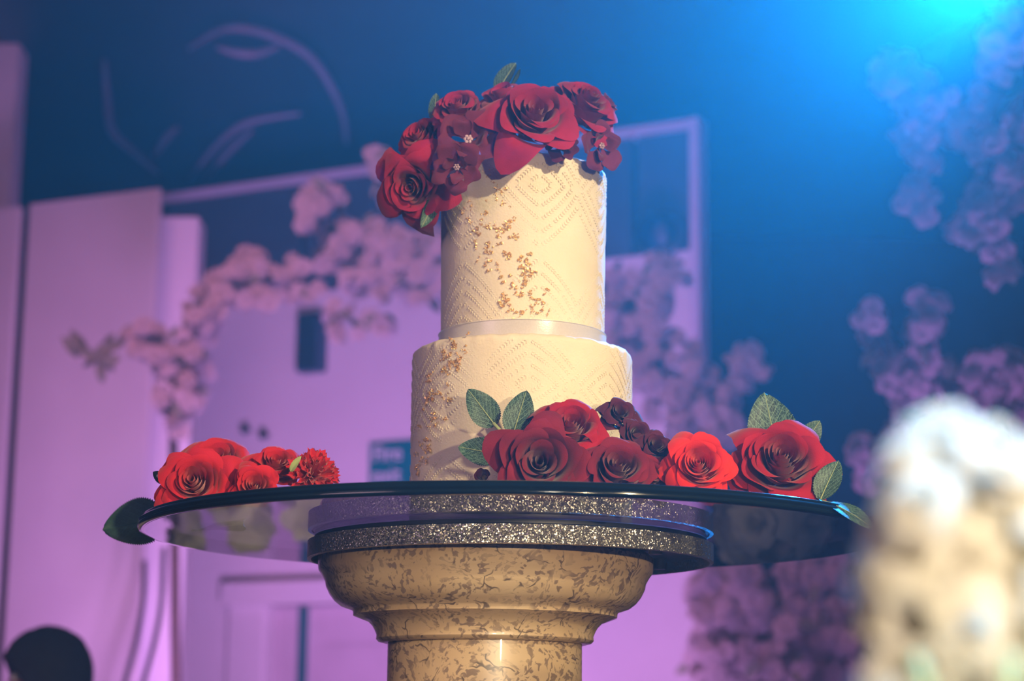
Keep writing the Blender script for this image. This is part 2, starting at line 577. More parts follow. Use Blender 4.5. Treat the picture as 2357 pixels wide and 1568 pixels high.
def marble():
    k = NT('fossil_limestone')
    co = k.coords()
    wob = k.n('TexNoise', Scale=26.0, Detail=3.0)
    k.l(co, wob.inputs['Vector'])
    addv = k.n('VectorMath', operation='MULTIPLY_ADD')
    k.l(wob.outputs['Color'], addv.inputs[0])
    addv.inputs[1].default_value = (.045, .045, .045)
    k.l(co, addv.inputs[2])
    big = k.n('TexNoise', Scale=9.0, Detail=5.0)
    k.l(co, big.inputs['Vector'])
    base = k.ramp(big.outputs['Fac'], [(.25, (.50, .33, .17)), (.5, (.63, .44, .25)), (.75, (.73, .55, .34))])
    # grey flecks: thresholded stretched noise
    mp = k.n('Mapping')
    mp.inputs['Scale'].default_value = (1, 1, 1.2)
    k.l(addv.outputs[0], mp.inputs['Vector'])
    fl = k.n('TexNoise', Scale=175.0, Detail=2.5)
    k.l(mp.outputs[0], fl.inputs['Vector'])
    fmask = k.ramp(fl.outputs['Fac'], [(.515, (0, 0, 0)), (.585, (.95, .95, .95))])
    fl2 = k.n('TexNoise', Scale=30.0, Detail=3.0)
    k.l(co, fl2.inputs['Vector'])
    fm2 = k.ramp(fl2.outputs['Fac'], [(.34, (.15, .15, .15)), (.52, (1, 1, 1))])
    mul = k.n('Mix', data_type='RGBA', blend_type='MULTIPLY')
    mul.inputs['Factor'].default_value = 1
    k.l(fmask, mul.inputs[6])
    k.l(fm2, mul.inputs[7])
    m1 = k.n('Mix', data_type='RGBA')
    k.l(mul.outputs[2], m1.inputs['Factor'])
    k.l(base, m1.inputs[6])
    m1.inputs[7].default_value = (.27, .185, .125, 1)
    # thin curled shell outlines
    vo = k.n('TexVoronoi', feature='DISTANCE_TO_EDGE', Scale=34.0)
    k.l(addv.outputs[0], vo.inputs['Vector'])
    line = k.ramp(vo.outputs['Distance'], [(.012, (1, 1, 1)), (.030, (0, 0, 0))])
    lm = k.n('TexNoise', Scale=48.0, Detail=2.0)
    k.l(co, lm.inputs['Vector'])
    lmask = k.ramp(lm.outputs['Fac'], [(.53, (0, 0, 0)), (.58, (.85, .85, .85))])
    mu2 = k.n('Mix', data_type='RGBA', blend_type='MULTIPLY')
    mu2.inputs['Factor'].default_value = 1
    k.l(line, mu2.inputs[6])
    k.l(lmask, mu2.inputs[7])
    m2 = k.n('Mix', data_type='RGBA')
    k.l(mu2.outputs[2], m2.inputs['Factor'])
    k.l(m1.outputs[2], m2.inputs[6])
    m2.inputs[7].default_value = (.10, .07, .05, 1)
    # ochre stains
    oc = k.n('TexNoise', Scale=14.0, Detail=2.0)
    k.l(addv.outputs[0], oc.inputs['Vector'])
    omask = k.ramp(oc.outputs['Fac'], [(.68, (0, 0, 0)), (.76, (.7, .7, .7))])
    m3 = k.n('Mix', data_type='RGBA')
    k.l(omask, m3.inputs['Factor'])
    k.l(m2.outputs[2], m3.inputs[6])
    m3.inputs[7].default_value = (.62, .27, .04, 1)
    k.l(m3.outputs[2], k.p.inputs['Base Color'])
    k.p.inputs['Roughness'].default_value = .34
    k.p.inputs['Coat Weight'].default_value = .25
    k.p.inputs['Coat Roughness'].default_value = .015
    return k.m


M['marble'] = marble()


def glitter():
    k = NT('silver_glitter')
    vo = k.n('TexVoronoi', Scale=1050.0)
    k.l(k.coords(), vo.inputs['Vector'])
    geo = k.n('NewGeometry')
    sub = k.n('VectorMath', operation='SUBTRACT')
    k.l(vo.outputs['Color'], sub.inputs[0])
    sub.inputs[1].default_value = (.5, .5, .5)
    mad = k.n('VectorMath', operation='MULTIPLY_ADD')
    k.l(sub.outputs[0], mad.inputs[0])
    mad.inputs[1].default_value = (1.15, 1.15, 1.15)
    k.l(geo.outputs['Normal'], mad.inputs[2])
    nm = k.n('VectorMath', operation='NORMALIZE')
    k.l(mad.outputs[0], nm.inputs[0])
    k.l(nm.outputs[0], k.p.inputs['Normal'])
    k.p.inputs['Base Color'].default_value = (.62, .58, .54, 1)
    k.p.inputs['Metallic'].default_value = .85
    k.p.inputs['Roughness'].default_value = .33
    return k.m


M['glitter'] = glitter()
M['ring_inside'] = plain('grey_metal', (.30, .28, .27), .45, metal=.6, nscale=40, namt=.1)
M['dark_metal'] = plain('dark_spacer', (.02, .022, .028), .4, nscale=40, namt=.2)

# column pedestal
cc = P(1118, 1330, GY)
CX = cc.x
sil = [(386, 1274), (386, 1290), (384, 1318), (375, 1331), (368, 1344), (366, 1356), (357, 1374), (346, 1388), (332, 1399), (306, 1408),
       (303, 1412), (302, 1421), (289, 1426), (268, 1434), (258, 1444), (253, 1453), (248, 1465), (249, 1474), (244, 1480), (232, 1483)]
prof = []
sc = mpp(cc)
for r, y in sil:
    prof.append((r * sc, P(1118, y, GY).z))
ring_bot = P(1175, 1268, GY).z
cap_top = prof[0][1]
# round the lip
prof = [(0, cap_top), (prof[0][0] - .012, cap_top), (prof[0][0] - .004, cap_top - .0015)] + [(prof[0][0], cap_top - .005)] + prof[1:]
ped = empty('column_pedestal', (CX, GY, 0), 'polished beige fossil limestone column with a stepped round capital', 'pedestal')
zs = prof[-1][1]
dense = []
for i in range(len(prof)):
    dense.append(prof[i])
cap = lathe('capital', [(r, z) for r, z in dense] + [(.06, zs)], M['marble'], ped, 160, auto=38)
lathe('shaft', [(0, zs), (222 * sc, zs), (222 * sc, .22), (0, .22)], M['marble'], ped, 128)
lathe('base_moulding', [(0, .22), (.095, .22), (.11, .20), (.112, .185), (.135, .17), (.145, .145), (.14, .12), (.155, .115), (.155, .10), (0, .10)], M['marble'], ped, 96)
box('plinth', (-.17, -.17, 0), (.17, .17, .10), M['marble'], ped, .004)

# glittered ring stand on the capital, holding up the glass
rc = P(1175, 1260, GY)
RX = rc.x
RR = 465 * mpp(rc)
rf = GY - RR
rz1, rz0 = P(1175, 1204, rf).z, P(1175, 1251, rf).z
ring = empty('ring_stand', (RX, GY, 0), 'silver glitter ring stand between the glass plate and the column capital', 'stand')
lathe('glitter_band', [(RR - .0035, rz0), (RR, rz0 + .0005), (RR, rz1 - .0005), (RR - .0035, rz1)], M['glitter'], ring, 256, closed=True)
pl = rz0 + .004 if cap_top < rz0 else cap_top
lathe('deck', [(0, cap_top + .0005), (.10, cap_top + .0005), (.10, rz1 - .006), (RR - .003, rz1 - .006), (RR - .003, rz1 - .0015), (0, rz1 - .0015)], M['ring_inside'], ring, 128)
lathe('spacer', [(0, rz1 - .001), (RR - .009, rz1 - .001), (RR - .006, rz1 + .001), (RR - .006, GH - .0005), (0, GH - .0005)], M['dark_metal'], ring, 128)
for k in range(6):
    a = -.62 + k * PI / 3
    lathe('foot', [(0, rz0 + .001), (.006, rz0 + .001), (.007, rz1 - .006), (0, rz1 - .006)], M['ring_inside'], ring, 12).location = (math.cos(a) * (RR - .030), math.sin(a) * (RR - .030), 0)


def thin_glass():
    k = NT('smoked_glass')
    # reflectance of a thin sheet, the same from either side
    geo = k.n('NewGeometry')
    dt_ = k.n('VectorMath', operation='DOT_PRODUCT')
    k.l(geo.outputs['Normal'], dt_.inputs[0])
    k.l(geo.outputs['Incoming'], dt_.inputs[1])
    ab = k.n('Math', operation='ABSOLUTE')
    k.l(dt_.outputs['Value'], ab.inputs[0])
    om = k.n('Math', operation='SUBTRACT')
    om.inputs[0].default_value = 1.0
    k.l(ab.outputs[0], om.inputs[1])
    pw = k.n('Math', operation='POWER')
    k.l(om.outputs[0], pw.inputs[0])
    pw.inputs[1].default_value = 5.0
    fr = k.n('Math', operation='MULTIPLY_ADD')
    k.l(pw.outputs[0], fr.inputs[0])
    fr.inputs[1].default_value = .96
    fr.inputs[2].default_value = .04
    gl = k.n('BsdfGlossy')
    gl.inputs['Roughness'].default_value = .0
    gl.inputs['Color'].default_value = (.95, .95, .97, 1)
    tr = k.n('BsdfTransparent')
    tr.inputs['Color'].default_value = (.74, .77, .80, 1)
    nz = k.n('TexNoise', Scale=500.0, Detail=2.0)
    k.l(k.coords(), nz.inputs['Vector'])
    cl = k.ramp(nz.outputs['Fac'], [(.3, (.60, .63, .66)), (.7, (.64, .67, .70))])
    k.l(cl, tr.inputs['Color'])
    mx = k.n('MixShader')
    k.l(fr.outputs[0], mx.inputs[0])
    k.l(tr.outputs[0], mx.inputs[1])
    k.l(gl.outputs[0], mx.inputs[2])
    k.l(mx.outputs[0], k.out.inputs['Surface'])
    k.t.nodes.remove(k.p)
    return k.m


M['glass'] = thin_glass()
M['rim'] = plain('dark_glass_rim', (.004, .010, .016), .12, coat=.5, nscale=20, namt=.2, spec=.5)
GR = .340
TH = .0115
plate = empty('glass_plate', (GX, GY, GH), 'round smoked glass plate with a dark moulded rim on the ring stand', 'glass plate')
lathe('pane', [(0, 0), (GR - .006, 0), (GR - .006, TH - .001), (0, TH - .001)], M['glass'], plate, 256)
lathe('rim', [(GR - .007, .0003), (GR - .002, 0), (GR, .0012), (GR + .0004, .0030), (GR - .0008, .0042), (GR - .0005, .0048), (GR + .0002, .0062),
              (GR - .001, .0078), (GR - .0028, .0085), (GR - .003, .0090), (GR - .0036, .0108), (GR - .006, TH), (GR - .012, TH)], M['rim'], plate, 256, closed=True, auto=60)
GT = GH + TH

# ------------------------------------------------------------------ the cake
def fondant():
    k = NT('ivory_fondant')
    co = k.coords()
    a = k.n('TexNoise', Scale=20.0, Detail=3.0)
    k.l(co, a.inputs['Vector'])
    k.l(k.ramp(a.outputs['Fac'], [(.3, (.80, .70, .53)), (.7, (.86, .77, .60))]), k.p.inputs['Base Color'])
    b2 = k.n('TexNoise', Scale=420.0, Detail=3.0)
    k.l(co, b2.inputs['Vector'])
    k.l(k.bump(b2.outputs['Fac'], .35, .0010), k.p.inputs['Normal'])
    k.p.inputs['Roughness'].default_value = .62
    k.p.inputs['Subsurface Weight'].default_value = .12
    k.p.inputs['Subsurface Radius'].default_value = (.01, .006, .003)
    k.p.inputs['Subsurface Scale'].default_value = .5
    k.p.inputs['Specular IOR Level'].default_value = .25
    return k.m


M['fondant'] = fondant()
M['gold'] = plain('gold_leaf', (.95, .58, .26), .36, metal=.55, nscale=700, namt=.25, bump=.0004)
M['satin'] = plain('white_satin', (.60, .56, .55), .24, nscale=900, namt=.05, bump=.0002, spec=.6, sheen=.4)

CKX, CKY = P(1200, 1000, 1.83).x, 1.83
lowc = P(1200, 950, CKY)
R_low = 252.5 * mpp(lowc)
upc = P(1205, 560, CKY)
R_up = 187 * mpp(upc)
z_low = P(1200, 767, CKY - R_low + .004).z
z_up = P(1206, 349, CKY - R_up + .004).z
cake = empty('wedding_cake', (CKX, CKY, GT), 'two tier ivory wedding cake embossed with leaf strands and flecked with gold leaf', 'cake')
cake_x = P(1204.5, 560, CKY).x - CKX
h_low, h_up = z_low - GT, z_up - GT


def tier(name, r0, r1, z0, z1, seed, cx=0.0):
    prof = [(0, z0), (r0 - .002, z0), (r0, z0 + .002)]
    n = 26
    for i in range(1, n):
        t = i / n
        prof.append((r0 + (r1 - r0) * t, z0 + .002 + (z1 - z0 - .0085) * t))
    for i in range(0, 7):
        a = PI / 2 * i / 6
        prof.append((r1 - .0065 + .0065 * math.cos(a), z1 - .0065 + .0065 * math.sin(a)))
    prof.append((0, z1))
    o = lathe(name, prof, M['fondant'], cake, 220, auto=60)
    o.location.x = cx
    for v in o.data.vertices:
        rr = math.hypot(v.co.x, v.co.y)
        if rr > .01:
            d = noise.noise(Vector((v.co.x * 14 + seed, v.co.y * 14, v.co.z * 14))) * .0011 + noise.noise(Vector((v.co.x * 60 + seed, v.co.y * 60, v.co.z * 60))) * .00045
            if v.co.z > z1 - .012:
                d += noise.noise(Vector((v.co.x * 160, v.co.y * 160, seed))) * .0011
            v.co.x *= 1 + d / rr
            v.co.y *= 1 + d / rr
            if v.co.z > z1 - .012 and rr > r1 - .02:
                v.co.z += noise.noise(Vector((v.co.x * 120, v.co.y * 120, seed + 5))) * .0011
    o.data.update()
    return o


low = tier('lower_tier', R_low, R_low + .0003, .0005, h_low, 3)
up = tier('upper_tier', R_up - .0010, R_up + .0016, h_low - .0008, h_up, 9, cake_x)


def emboss(parent, R0, R1, z0, z1, W_, H_, u_shift, v_shift, amp):
    """Strands of paired leaflets in diamonds, all pressed in relief on a tier's side."""
    verts, faces = [], []

    def leaflet(u, v, ang, L, Wd):
        if v < z0 + .004 or v > z1 - .006:
            return
        t = (v - z0) / (z1 - z0)
        R = R0 + (R1 - R0) * t
        i0 = len(verts)
        ca, sa = math.cos(ang), math.sin(ang)
        ring_ = [(-.5, 0), (-.22, .5), (.18, .42), (.5, 0), (.18, -.42), (-.22, -.5)]
        for (a, b), h in [*[(q, -.00025) for q in ring_], ((-.05, 0), amp)]:
            x, y = a * L, b * Wd
            uu, vv = u + ca * x - sa * y, v + sa * x + ca * y
            th = uu / R - PI / 2
            rr = R + h + .0004
            verts.append((rr * math.cos(th), rr * math.sin(th), vv))
        for k in range(6):
            faces.append((i0 + k, i0 + (k + 1) % 6, i0 + 6))

    half = PI * R0 * .56
    step = .0030
    nu = int(half / W_) + 1
    nv = int((z1 - z0) / H_) + 2
    for iu in range(-nu, nu + 1):
        for iv in range(-1, nv + 1):
            cu, cv = iu * W_ + u_shift, z0 + iv * H_ + v_shift
            # each cell: four fans of parallel strands leaning to the cell's node
            for sx in (-1, 1):
                for sy in (-1, 1):
                    for k in range(5):
                        off = (k + .55) / 5.2
                        # strand from the side of the cell to its vertical axis
                        a0 = Vector((sx * W_ * .02, sy * H_ * .5 * (off)))
                        a1 = Vector((sx * W_ * .5, sy * H_ * .5 * (off + .62)))
                        if k % 5 == 4:
                            a1 = Vector((sx * W_ * .3, sy * H_ * .5 * (off + .4)))
                        mid = (a0 + a1) / 2 + Vector((sx * W_ * .03, -sy * H_ * .035))
                        L = (a1 - a0).length
                        m = max(3, int(L / step))
                        for j in range(m):
                            t = (j + .5) / m
                            p = a0 * (1 - t) ** 2 + mid * 2 * t * (1 - t) + a1 * t * t
                            if abs(p.y) > H_ * .5:
                                continue
                            d = (mid - a0) * (1 - t) + (a1 - mid) * t
                            an = math.atan2(d.y, d.x)
                            if abs(cu + p.x) > half or random.random() < .05:
                                continue
                            for sd in (-1, 1):
                                q = Vector((-math.sin(an), math.cos(an))) * sd * .00105
                                leaflet(cu + p.x + q.x, cv + p.y + q.y, an + sd * .62, .0031, .00155)
    o = mesh_obj('embossed_leaf_relief', verts, faces, M['fondant'], parent)
    tag(o, kind='stuff')
    return o


emboss(up, R_up - .0010, R_up + .0016, h_low, h_up, .076, .128, .015, .080, .00035)
emboss(low, R_low, R_low + .0003, 0, h_low, .082, .110, .006, .062, .00035)

# satin ribbon at the foot of the upper tier
rb = lathe('ribbon', [(R_up - .0005, h_low + .0005), (R_up + .0014, h_low + .0008), (R_up + .0017, h_low + .009), (R_up + .0014, h_low + .0172), (R_up - .0005, h_low + .0175)], M['satin'], cake, 200, closed=True, auto=60)
rb.location.x = cake_x
for s in (.0012, .0166):
    e = lathe('ribbon_edge', [(R_up + .0010, h_low + s - .0005), (R_up + .0022, h_low + s), (R_up + .0010, h_low + s + .0005)], M['satin'], rb, 200, closed=True)


def on_tier(px, py, R, cx):
    d = ray(px, py)
    ox, oy = CAM.x - (CKX + cx), CAM.y - CKY
    a = d.x * d.x + d.y * d.y
    b = 2 * (ox * d.x + oy * d.y)
    c = ox * ox + oy * oy - R * R
    disc = b * b - 4 * a * c
    if disc < 0:
        return None
    t = (-b - math.sqrt(disc)) / (2 * a)
    return CAM + d * t


up_fl = [(1102, 390, 14), (1122, 399, 13), (1098, 381, 9), (1056, 421, 13), (1101, 421, 13), (1133, 414, 8), (1140, 430, 8), (1162, 433, 11), (1074, 437, 9), (1141, 446, 9), (1154, 445, 9), (1056, 445, 6),
         (1120, 461, 8), (1112, 452, 6), (1080, 462, 6), (1154, 472, 13), (1067, 484, 11), (1086, 475, 6), (1116, 489, 10), (1080, 508, 8), (1106, 506, 7), (1174, 510, 8), (1092, 531, 14), (1117, 521, 11), (1136, 520, 10),
         (1150, 531, 13), (1146, 542, 8), (1176, 531, 14), (1183, 545, 9), (1095, 563, 10), (1122, 570, 11), (1128, 582, 7), (1147, 563, 9), (1163, 580, 9), (1173, 590, 8), (1123, 609, 14), (1101, 594, 6), (1150, 625, 9),
         (1143, 607, 5), (1197, 595, 7), (1211, 606, 12), (1197, 616, 7), (1176, 635, 7), (1157, 648, 8), (1209, 640, 14), (1227, 628, 9), (1202, 651, 9), (1180, 657, 8), (1188, 667, 7), (1200, 677, 8), (1153, 689, 14),
         (1169, 691, 9), (1160, 676, 6), (1224, 680, 10), (1232, 690, 10), (1242, 699, 9), (1262, 665, 5), (1254, 676, 4), (1178, 716, 12), (1202, 719, 9), (1248, 713, 5), (1224, 713, 6), (1236, 720, 6), (1262, 720, 5)]
low_fl = [(1040, 788, 11), (1045, 801, 9), (1071, 799, 8), (1078, 767, 6), (1021, 814, 9), (1019, 828, 7), (1046, 835, 16), (1057, 824, 11), (1034, 846, 9), (1023, 854, 11), (1052, 848, 9), (987, 863, 10), (984, 876, 8), (987, 914, 13),
          (990, 902, 10), (981, 927, 9), (1028, 886, 6), (1015, 911, 9), (1010, 905, 6), (1033, 918, 9), (974, 945, 8), (997, 952, 7), (998, 964, 9), (1026, 964, 6), (1004, 977, 7), (962, 978, 10), (986, 982, 6), (981, 1012, 10),
          (967, 1025, 9), (987, 1032, 11), (977, 1036, 9), (956, 1043, 9), (967, 1060, 9), (980, 1061, 9), (960, 1088, 12), (957, 1075, 7)]


def flake(px, py, spx, parent, R, cx, seed):
    rnd = random.Random(seed)
    c = on_tier(px, py, R + .0012, cx)
    if c is None:
        return
    sc_ = mpp(c)
    ax = Vector((CKX + cx, CKY, 0))
    verts, faces = [], []
    main = rnd.uniform(0, PI)
    for b in range(rnd.randint(6, 10)):
        # a ragged scrap; the scraps straggle along one direction
        dist = rnd.gauss(0, .55) * spx
        cu, cv = math.cos(main) * dist + rnd.gauss(0, .22) * spx, math.sin(main) * dist + rnd.gauss(0, .22) * spx
        rad = spx * rnd.uniform(.14, .42)
        n = rnd.randint(7, 10)
        i0 = len(verts)
        ring_ = [(cu + math.cos(2 * PI * k / n) * rad * (q := rnd.uniform(.45, 1.25)), cv + math.sin(2 * PI * k / n) * rad * q * .8) for k in range(n)]
        th0 = math.atan2(c.y - ax.y, c.x - ax.x)
        for k, (u, v) in enumerate(ring_ + [(cu, cv)]):
            th = th0 + u * sc_ / R
            rr = R + rnd.uniform(.0003, .0018)
            verts.append((cx + rr * math.cos(th), rr * math.sin(th), c.z - GT + v * sc_))
        for k in range(n):
            faces.append((i0 + k, i0 + (k + 1) % n, i0 + n))
    o = mesh_obj('gold_flake', verts, faces, M['gold'], parent, smooth=False)
    o.location.x = -cx
    return o


for i, (x, y, s) in enumerate(up_fl):
    flake(x, y, s * 1.3, up, R_up + .0002, cake_x, i)
for i, (x, y, s) in enumerate(low_fl):
    flake(x, y, s * 1.3, low, R_low + .0002, 0, 500 + i)

# ------------------------------------------------------------------ flowers
def petal_geom(R, r_top, z_top, A, curl, phi, rnd, nt=10, ns=11, r_in=.05, zb=0.0, point=.0, ruffle=.035, sway=.10, rexp=.45, edge=.20):
    verts, faces, = [], []
    ph1, ph2 = rnd.uniform(0, 6), rnd.uniform(0, 6)
    lop = rnd.uniform(-.5, .5) * edge
    tl = rnd.uniform(1 - edge * .3, 1 + edge * .3)
    start = rnd.uniform(.60, .72)
    for i in range(nt + 1):
        t = i / nt
        for j in range(ns + 1):
            s = -1 + 2 * j / ns
            tt = t * (1 - edge * abs(s) ** 2.4 + point * max(0, 1 - abs(s) * 3) + lop * s) * tl
            f = .42 + .58 * math.sin(PI / 2 * min(1, t * 1.25))
            f *= 1 - .20 * max(0, (t - .7) / .3) ** 2
            r = r_in + (r_top - r_in) * max(tt, 0) ** rexp
            z = zb + (z_top - zb) * max(tt, 0) ** 1.12
            c = max(0, (tt - start) / (1 - start)) ** 1.8
            cs = curl * (1 + .55 * math.sin(ph1 + 2.2 * s))
            r += cs * c
            z -= cs * .9 * c * c
            r *= 1 + sway * s
            z += ruffle * math.sin(ph1 + 3.6 * s) * tt ** 3
            r += ruffle * .9 * math.sin(ph2 + 4.4 * s) * tt ** 3
            z -= .25 * curl * abs(s) ** 3 * tt
            a = phi + s * A * f
            verts.append((R * r * math.cos(a), R * r * math.sin(a), R * z))
    for i in range(nt):
        for j in range(ns):
            k = i * (ns + 1) + j
            faces.append((k, k + 1, k + ns + 2, k + ns + 1))
    return verts, faces


def petal(R, r_top, z_top, A, curl, phi, rnd, mat, parent, **kw):
    v, f = petal_geom(R, r_top, z_top, A, curl, phi, rnd, **kw)
    return mesh_obj('petal', v, f, mat, parent)


ROSE = [(2, .09, .80, 2.4, .0), (3, .16, .82, 1.5, .02), (3, .24, .82, 1.4, .04), (3, .33, .79, 1.35, .07), (4, .45, .72, 1.1, .11), (5, .59, .60, .92, .15), (5, .73, .44, .86, .18), (6, .86, .22, .78, .16)]
CUP = [(2, .09, .70, 2.4, .0), (3, .17, .78, 1.5, .02), (3, .27, .84, 1.4, .05), (3, .40, .86, 1.4, .09), (4, .54, .80, 1.15, .14), (5, .68, .66, .95, .20), (5, .82, .42, .88, .22)]
FULL = [(2, .07, .74, 2.4, .0), (3, .12, .78, 1.6, .01), (3, .18, .80, 1.5, .02), (3, .25, .80, 1.4, .035), (4, .33, .79, 1.2, .05), (4, .43, .76, 1.15, .08), (5, .55, .68, .95, .12), (5, .67, .54, .9, .15), (6, .78, .36, .80, .17), (6, .88, .16, .76, .14)]


def rest_on(o, zmin):
    """Petals that would sink through the glass lie flat on it instead."""
    m = Matrix.Translation(o.location) @ o.rotation_quaternion.to_matrix().to_4x4()
    mi = m.inverted()
    for ch in o.children:
        for v in ch.data.vertices:
            w = m @ v.co
            if w.z < zmin:
                w.z = zmin + (w.z - zmin) * .02 + .0006 * random.random()
                v.co = mi @ w
        ch.data.update()


def rose(px, py, Y, rpx, axis, mat, label, seed, layers=ROSE, spin=0.0, group=None, name='rose', squash=1.0, point=.06, stem=.0):
    c = P(px, py, Y)
    R = rpx * mpp(c)
    ax = Vector(axis).normalized()
    base = c - ax * R * .36
    o = empty(name, base, label, 'flower', group, aim(ax, spin))
    rnd = random.Random(seed)
    phi = rnd.uniform(0, 6.28)
    for li, (n, r, z, A, curl) in enumerate(layers):
        phi += 1.1 + rnd.uniform(-.2, .2)
        for k in range(n):
            out = li >= len(layers) - 3
            vr = .07 if r > .4 else .025
            petal(R, r * rnd.uniform(1 - vr, 1 + vr), z * squash * rnd.uniform(1 - vr, 1 + vr), A * rnd.uniform(.9, 1.1), curl * rnd.uniform(.6, 1.5), phi + 2 * PI * k / n + rnd.uniform(-.15, .15), rnd, M[mat], o,
                  zb=-.02 * li, rexp=.42 if r < .6 else .52, point=point * rnd.uniform(0, 1.6) if out else 0, ruffle=.004 + .040 * r * r, sway=.10 if r > .4 else .07, edge=.20 if r > .5 else .06 + .2 * r, nt=10 if r > .3 else 7, ns=12 if r > .3 else 9)
    # calyx: five green sepals and a receptacle
    if Y < 1.80 and py > 800:
        rest_on(o, GT + .0012)
    cal = lathe('calyx', [(0, -.16 * R), (.10 * R, -.14 * R), (.16 * R, -.04 * R), (.10 * R, .03 * R), (0, .04 * R)], M['calyx'], o, 12)
    return o


def blossom_flower(px, py, Y, rpx, axis, mat, label, seed, n=5, group=None, bead=True, cup=.25):
    """Broad-petalled filler blossom with a beaded centre."""
    c = P(px, py, Y)
    R = rpx * mpp(c)
    o = empty('blossom', c - Vector(axis).normalized() * R * .15, label, 'flower', group, aim(axis))
    rnd = random.Random(seed)
    phi = rnd.uniform(0, 6)
    for k in range(n):
        petal(R, rnd.uniform(.9, 1.05), cup * rnd.uniform(.6, 1.6), (PI / n) * 1.15, .12, phi + 2 * PI * k / n, rnd, M[mat], o, ruffle=.09, sway=.02, r_in=.03, zb=.02 * (k % 2))
    for k in range(3):
        petal(R, rnd.uniform(.5, .6), cup + .25, .75, .08, phi + 1 + 2 * PI * k / 3, rnd, M[mat], o, ruffle=.07, r_in=.03)
    if bead:
        bm = bmesh.new()
        for k in range(7):
            a = k * 2 * PI / 6
            rr = 0 if k == 6 else .10
            bmesh.ops.create_icosphere(bm, subdivisions=1, radius=.06 * R, matrix=Matrix.Translation((rr * R * math.cos(a), rr * R * math.sin(a), .20 * R + (.05 * R if k == 6 else 0))))
        me = bpy.data.meshes.new('bead_cluster')
        bm.to_mesh(me)
        bm.free()
        me.materials.append(M['bead'])
        link(bpy.data.objects.new('bead_cluster', me), o)
    lathe('calyx', [(0, -.10 * R), (.05 * R, -.08 * R), (.07 * R, 0), (.03 * R, .05 * R), (0, .16 * R)], M['calyx'], o, 10)
    return o


def carnation(px, py, Y, rpx, axis, mat, label, seed):
    c = P(px, py, Y)
    R = rpx * mpp(c)
    ax = Vector(axis).normalized()
    o = empty('carnation', c - ax * R * .45, label, 'flower', None, aim(axis))
    rnd = random.Random(seed)
    for li, (n, el) in enumerate(((5, 1.35), (9, 1.05), (13, .72), (15, .38), (13, .05))):
        for k in range(n):
            phi = 2 * PI * k / n + rnd.uniform(-.2, .2)
            e = el + rnd.uniform(-.15, .15)
            L = R * rnd.uniform(.85, 1.08)
            Wd = R * rnd.uniform(.22, .33)
            tw = rnd.uniform(-.9, .9)
            verts, faces = [], []
            nt, ns = 7, 10
            f = Vector((math.cos(phi) * math.cos(e), math.sin(phi) * math.cos(e), math.sin(e)))
            sd = Vector((-math.sin(phi), math.cos(phi), 0))
            up_ = f.cross(sd)
            p1 = rnd.uniform(0, 6)
            for i in range(nt + 1):
                t = i / nt
                for j in range(ns + 1):
                    s = -1 + 2 * j / ns
                    jag = (.10 * (j % 2) + rnd.uniform(0, .08)) if i == nt else 0
                    w = Wd * (.12 + .88 * t ** 1.3)
                    a_ = tw * t
                    side = sd * math.cos(a_) + up_ * math.sin(a_)
                    nrm = up_ * math.cos(a_) - sd * math.sin(a_)
                    p = f * L * (t - jag - .10 * s * s * t) + side * w * s + nrm * (math.sin(p1 + s * 5.5) * .10 * R * t ** 2)
                    verts.append(p + Vector((0, 0, .1 * R)))
            for i in range(nt):
                for j in range(ns):
                    q = i * (ns + 1) + j
                    faces.append((q, q + 1, q + ns + 2, q + ns + 1))
            mesh_obj('petal', verts, faces, M[mat], o)
    lathe('calyx', [(0, -.35 * R), (.10 * R, -.33 * R), (.15 * R, -.05 * R), (.12 * R, .15 * R), (0, .16 * R)], M['calyx'], o, 12)
    return o


def leaf_geom(L, Wd, teeth=22, bend=.12, fold=.10, tip=1.0, wav=.03, seed=0):
    """Serrated leaf along +X, width on Y, face to +Z."""
    rnd = random.Random(seed)
    nt, ns = teeth * 2, 8
    verts, faces, uv = [], [], []
    ph = rnd.uniform(0, 6)
    for i in range(nt + 1):
        t = i / nt
        w = Wd * (math.sin(PI * t ** .80) ** .62) * (1 - .12 * t) if 0 < t < 1 else 0
        w = w * (1.0 if i % 2 else .93) if 0 < i < nt else Wd * .01
        for j in range(ns + 1):
            s = -1 + 2 * j / ns
            x = L * (t + (-.012 if i % 2 else 0) * abs(s))
            z = L * (-bend * (t - .35) ** 2) + abs(s) * w * fold * 2 + L * wav * math.sin(ph + 5 * t + 2 * s) * abs(s)
            verts.append((x, w * s, z))
            uv.append((t, s * w / Wd))
    for i in range(nt):
        for j in range(ns):
            k = i * (ns + 1) + j
            faces.append((k, k + 1, k + ns + 2, k + ns + 1))
    return verts, faces, uv


def leaf(base_px, tip_px, Yb, Yt, wpx, face, mat, parent, seed=0, bend=.12, fold=.10, teeth=22, rib=True):
    """A leaf from base pixel to tip pixel; face = direction its upper side looks."""
    b, t = P(*base_px, Yb), P(*tip_px, Yt)
    x = (t - b)
    L = x.length
    x.normalize()
    z = Vector(face)
    z = (z - x * z.dot(x)).normalized()
    y = z.cross(x)
    Wd = wpx * mpp(b) * .5
    vs_, fs, uv = leaf_geom(L, Wd, teeth, bend, fold, seed=seed)
    R3 = Matrix((x, y, z)).transposed()
    loc = b - (parent.location if parent is not None else Vector())
    verts = [R3 @ Vector(v) + loc for v in vs_]
    o = mesh_obj('leaf', verts, fs, M[mat], parent, uv=uv)
    if rib:
        ns = 9
        mid = [R3 @ (Vector(vs_[i * ns + 4]) + Vector((0, 0, .0002))) + loc for i in range(0, teeth * 2 + 1, 2)]
        tube('midrib', mid, [.0007 * (1 - .8 * i / len(mid)) for i in range(len(mid))], M['stem'] if mat == 'leaf' else M[mat], o, 6)
    return o


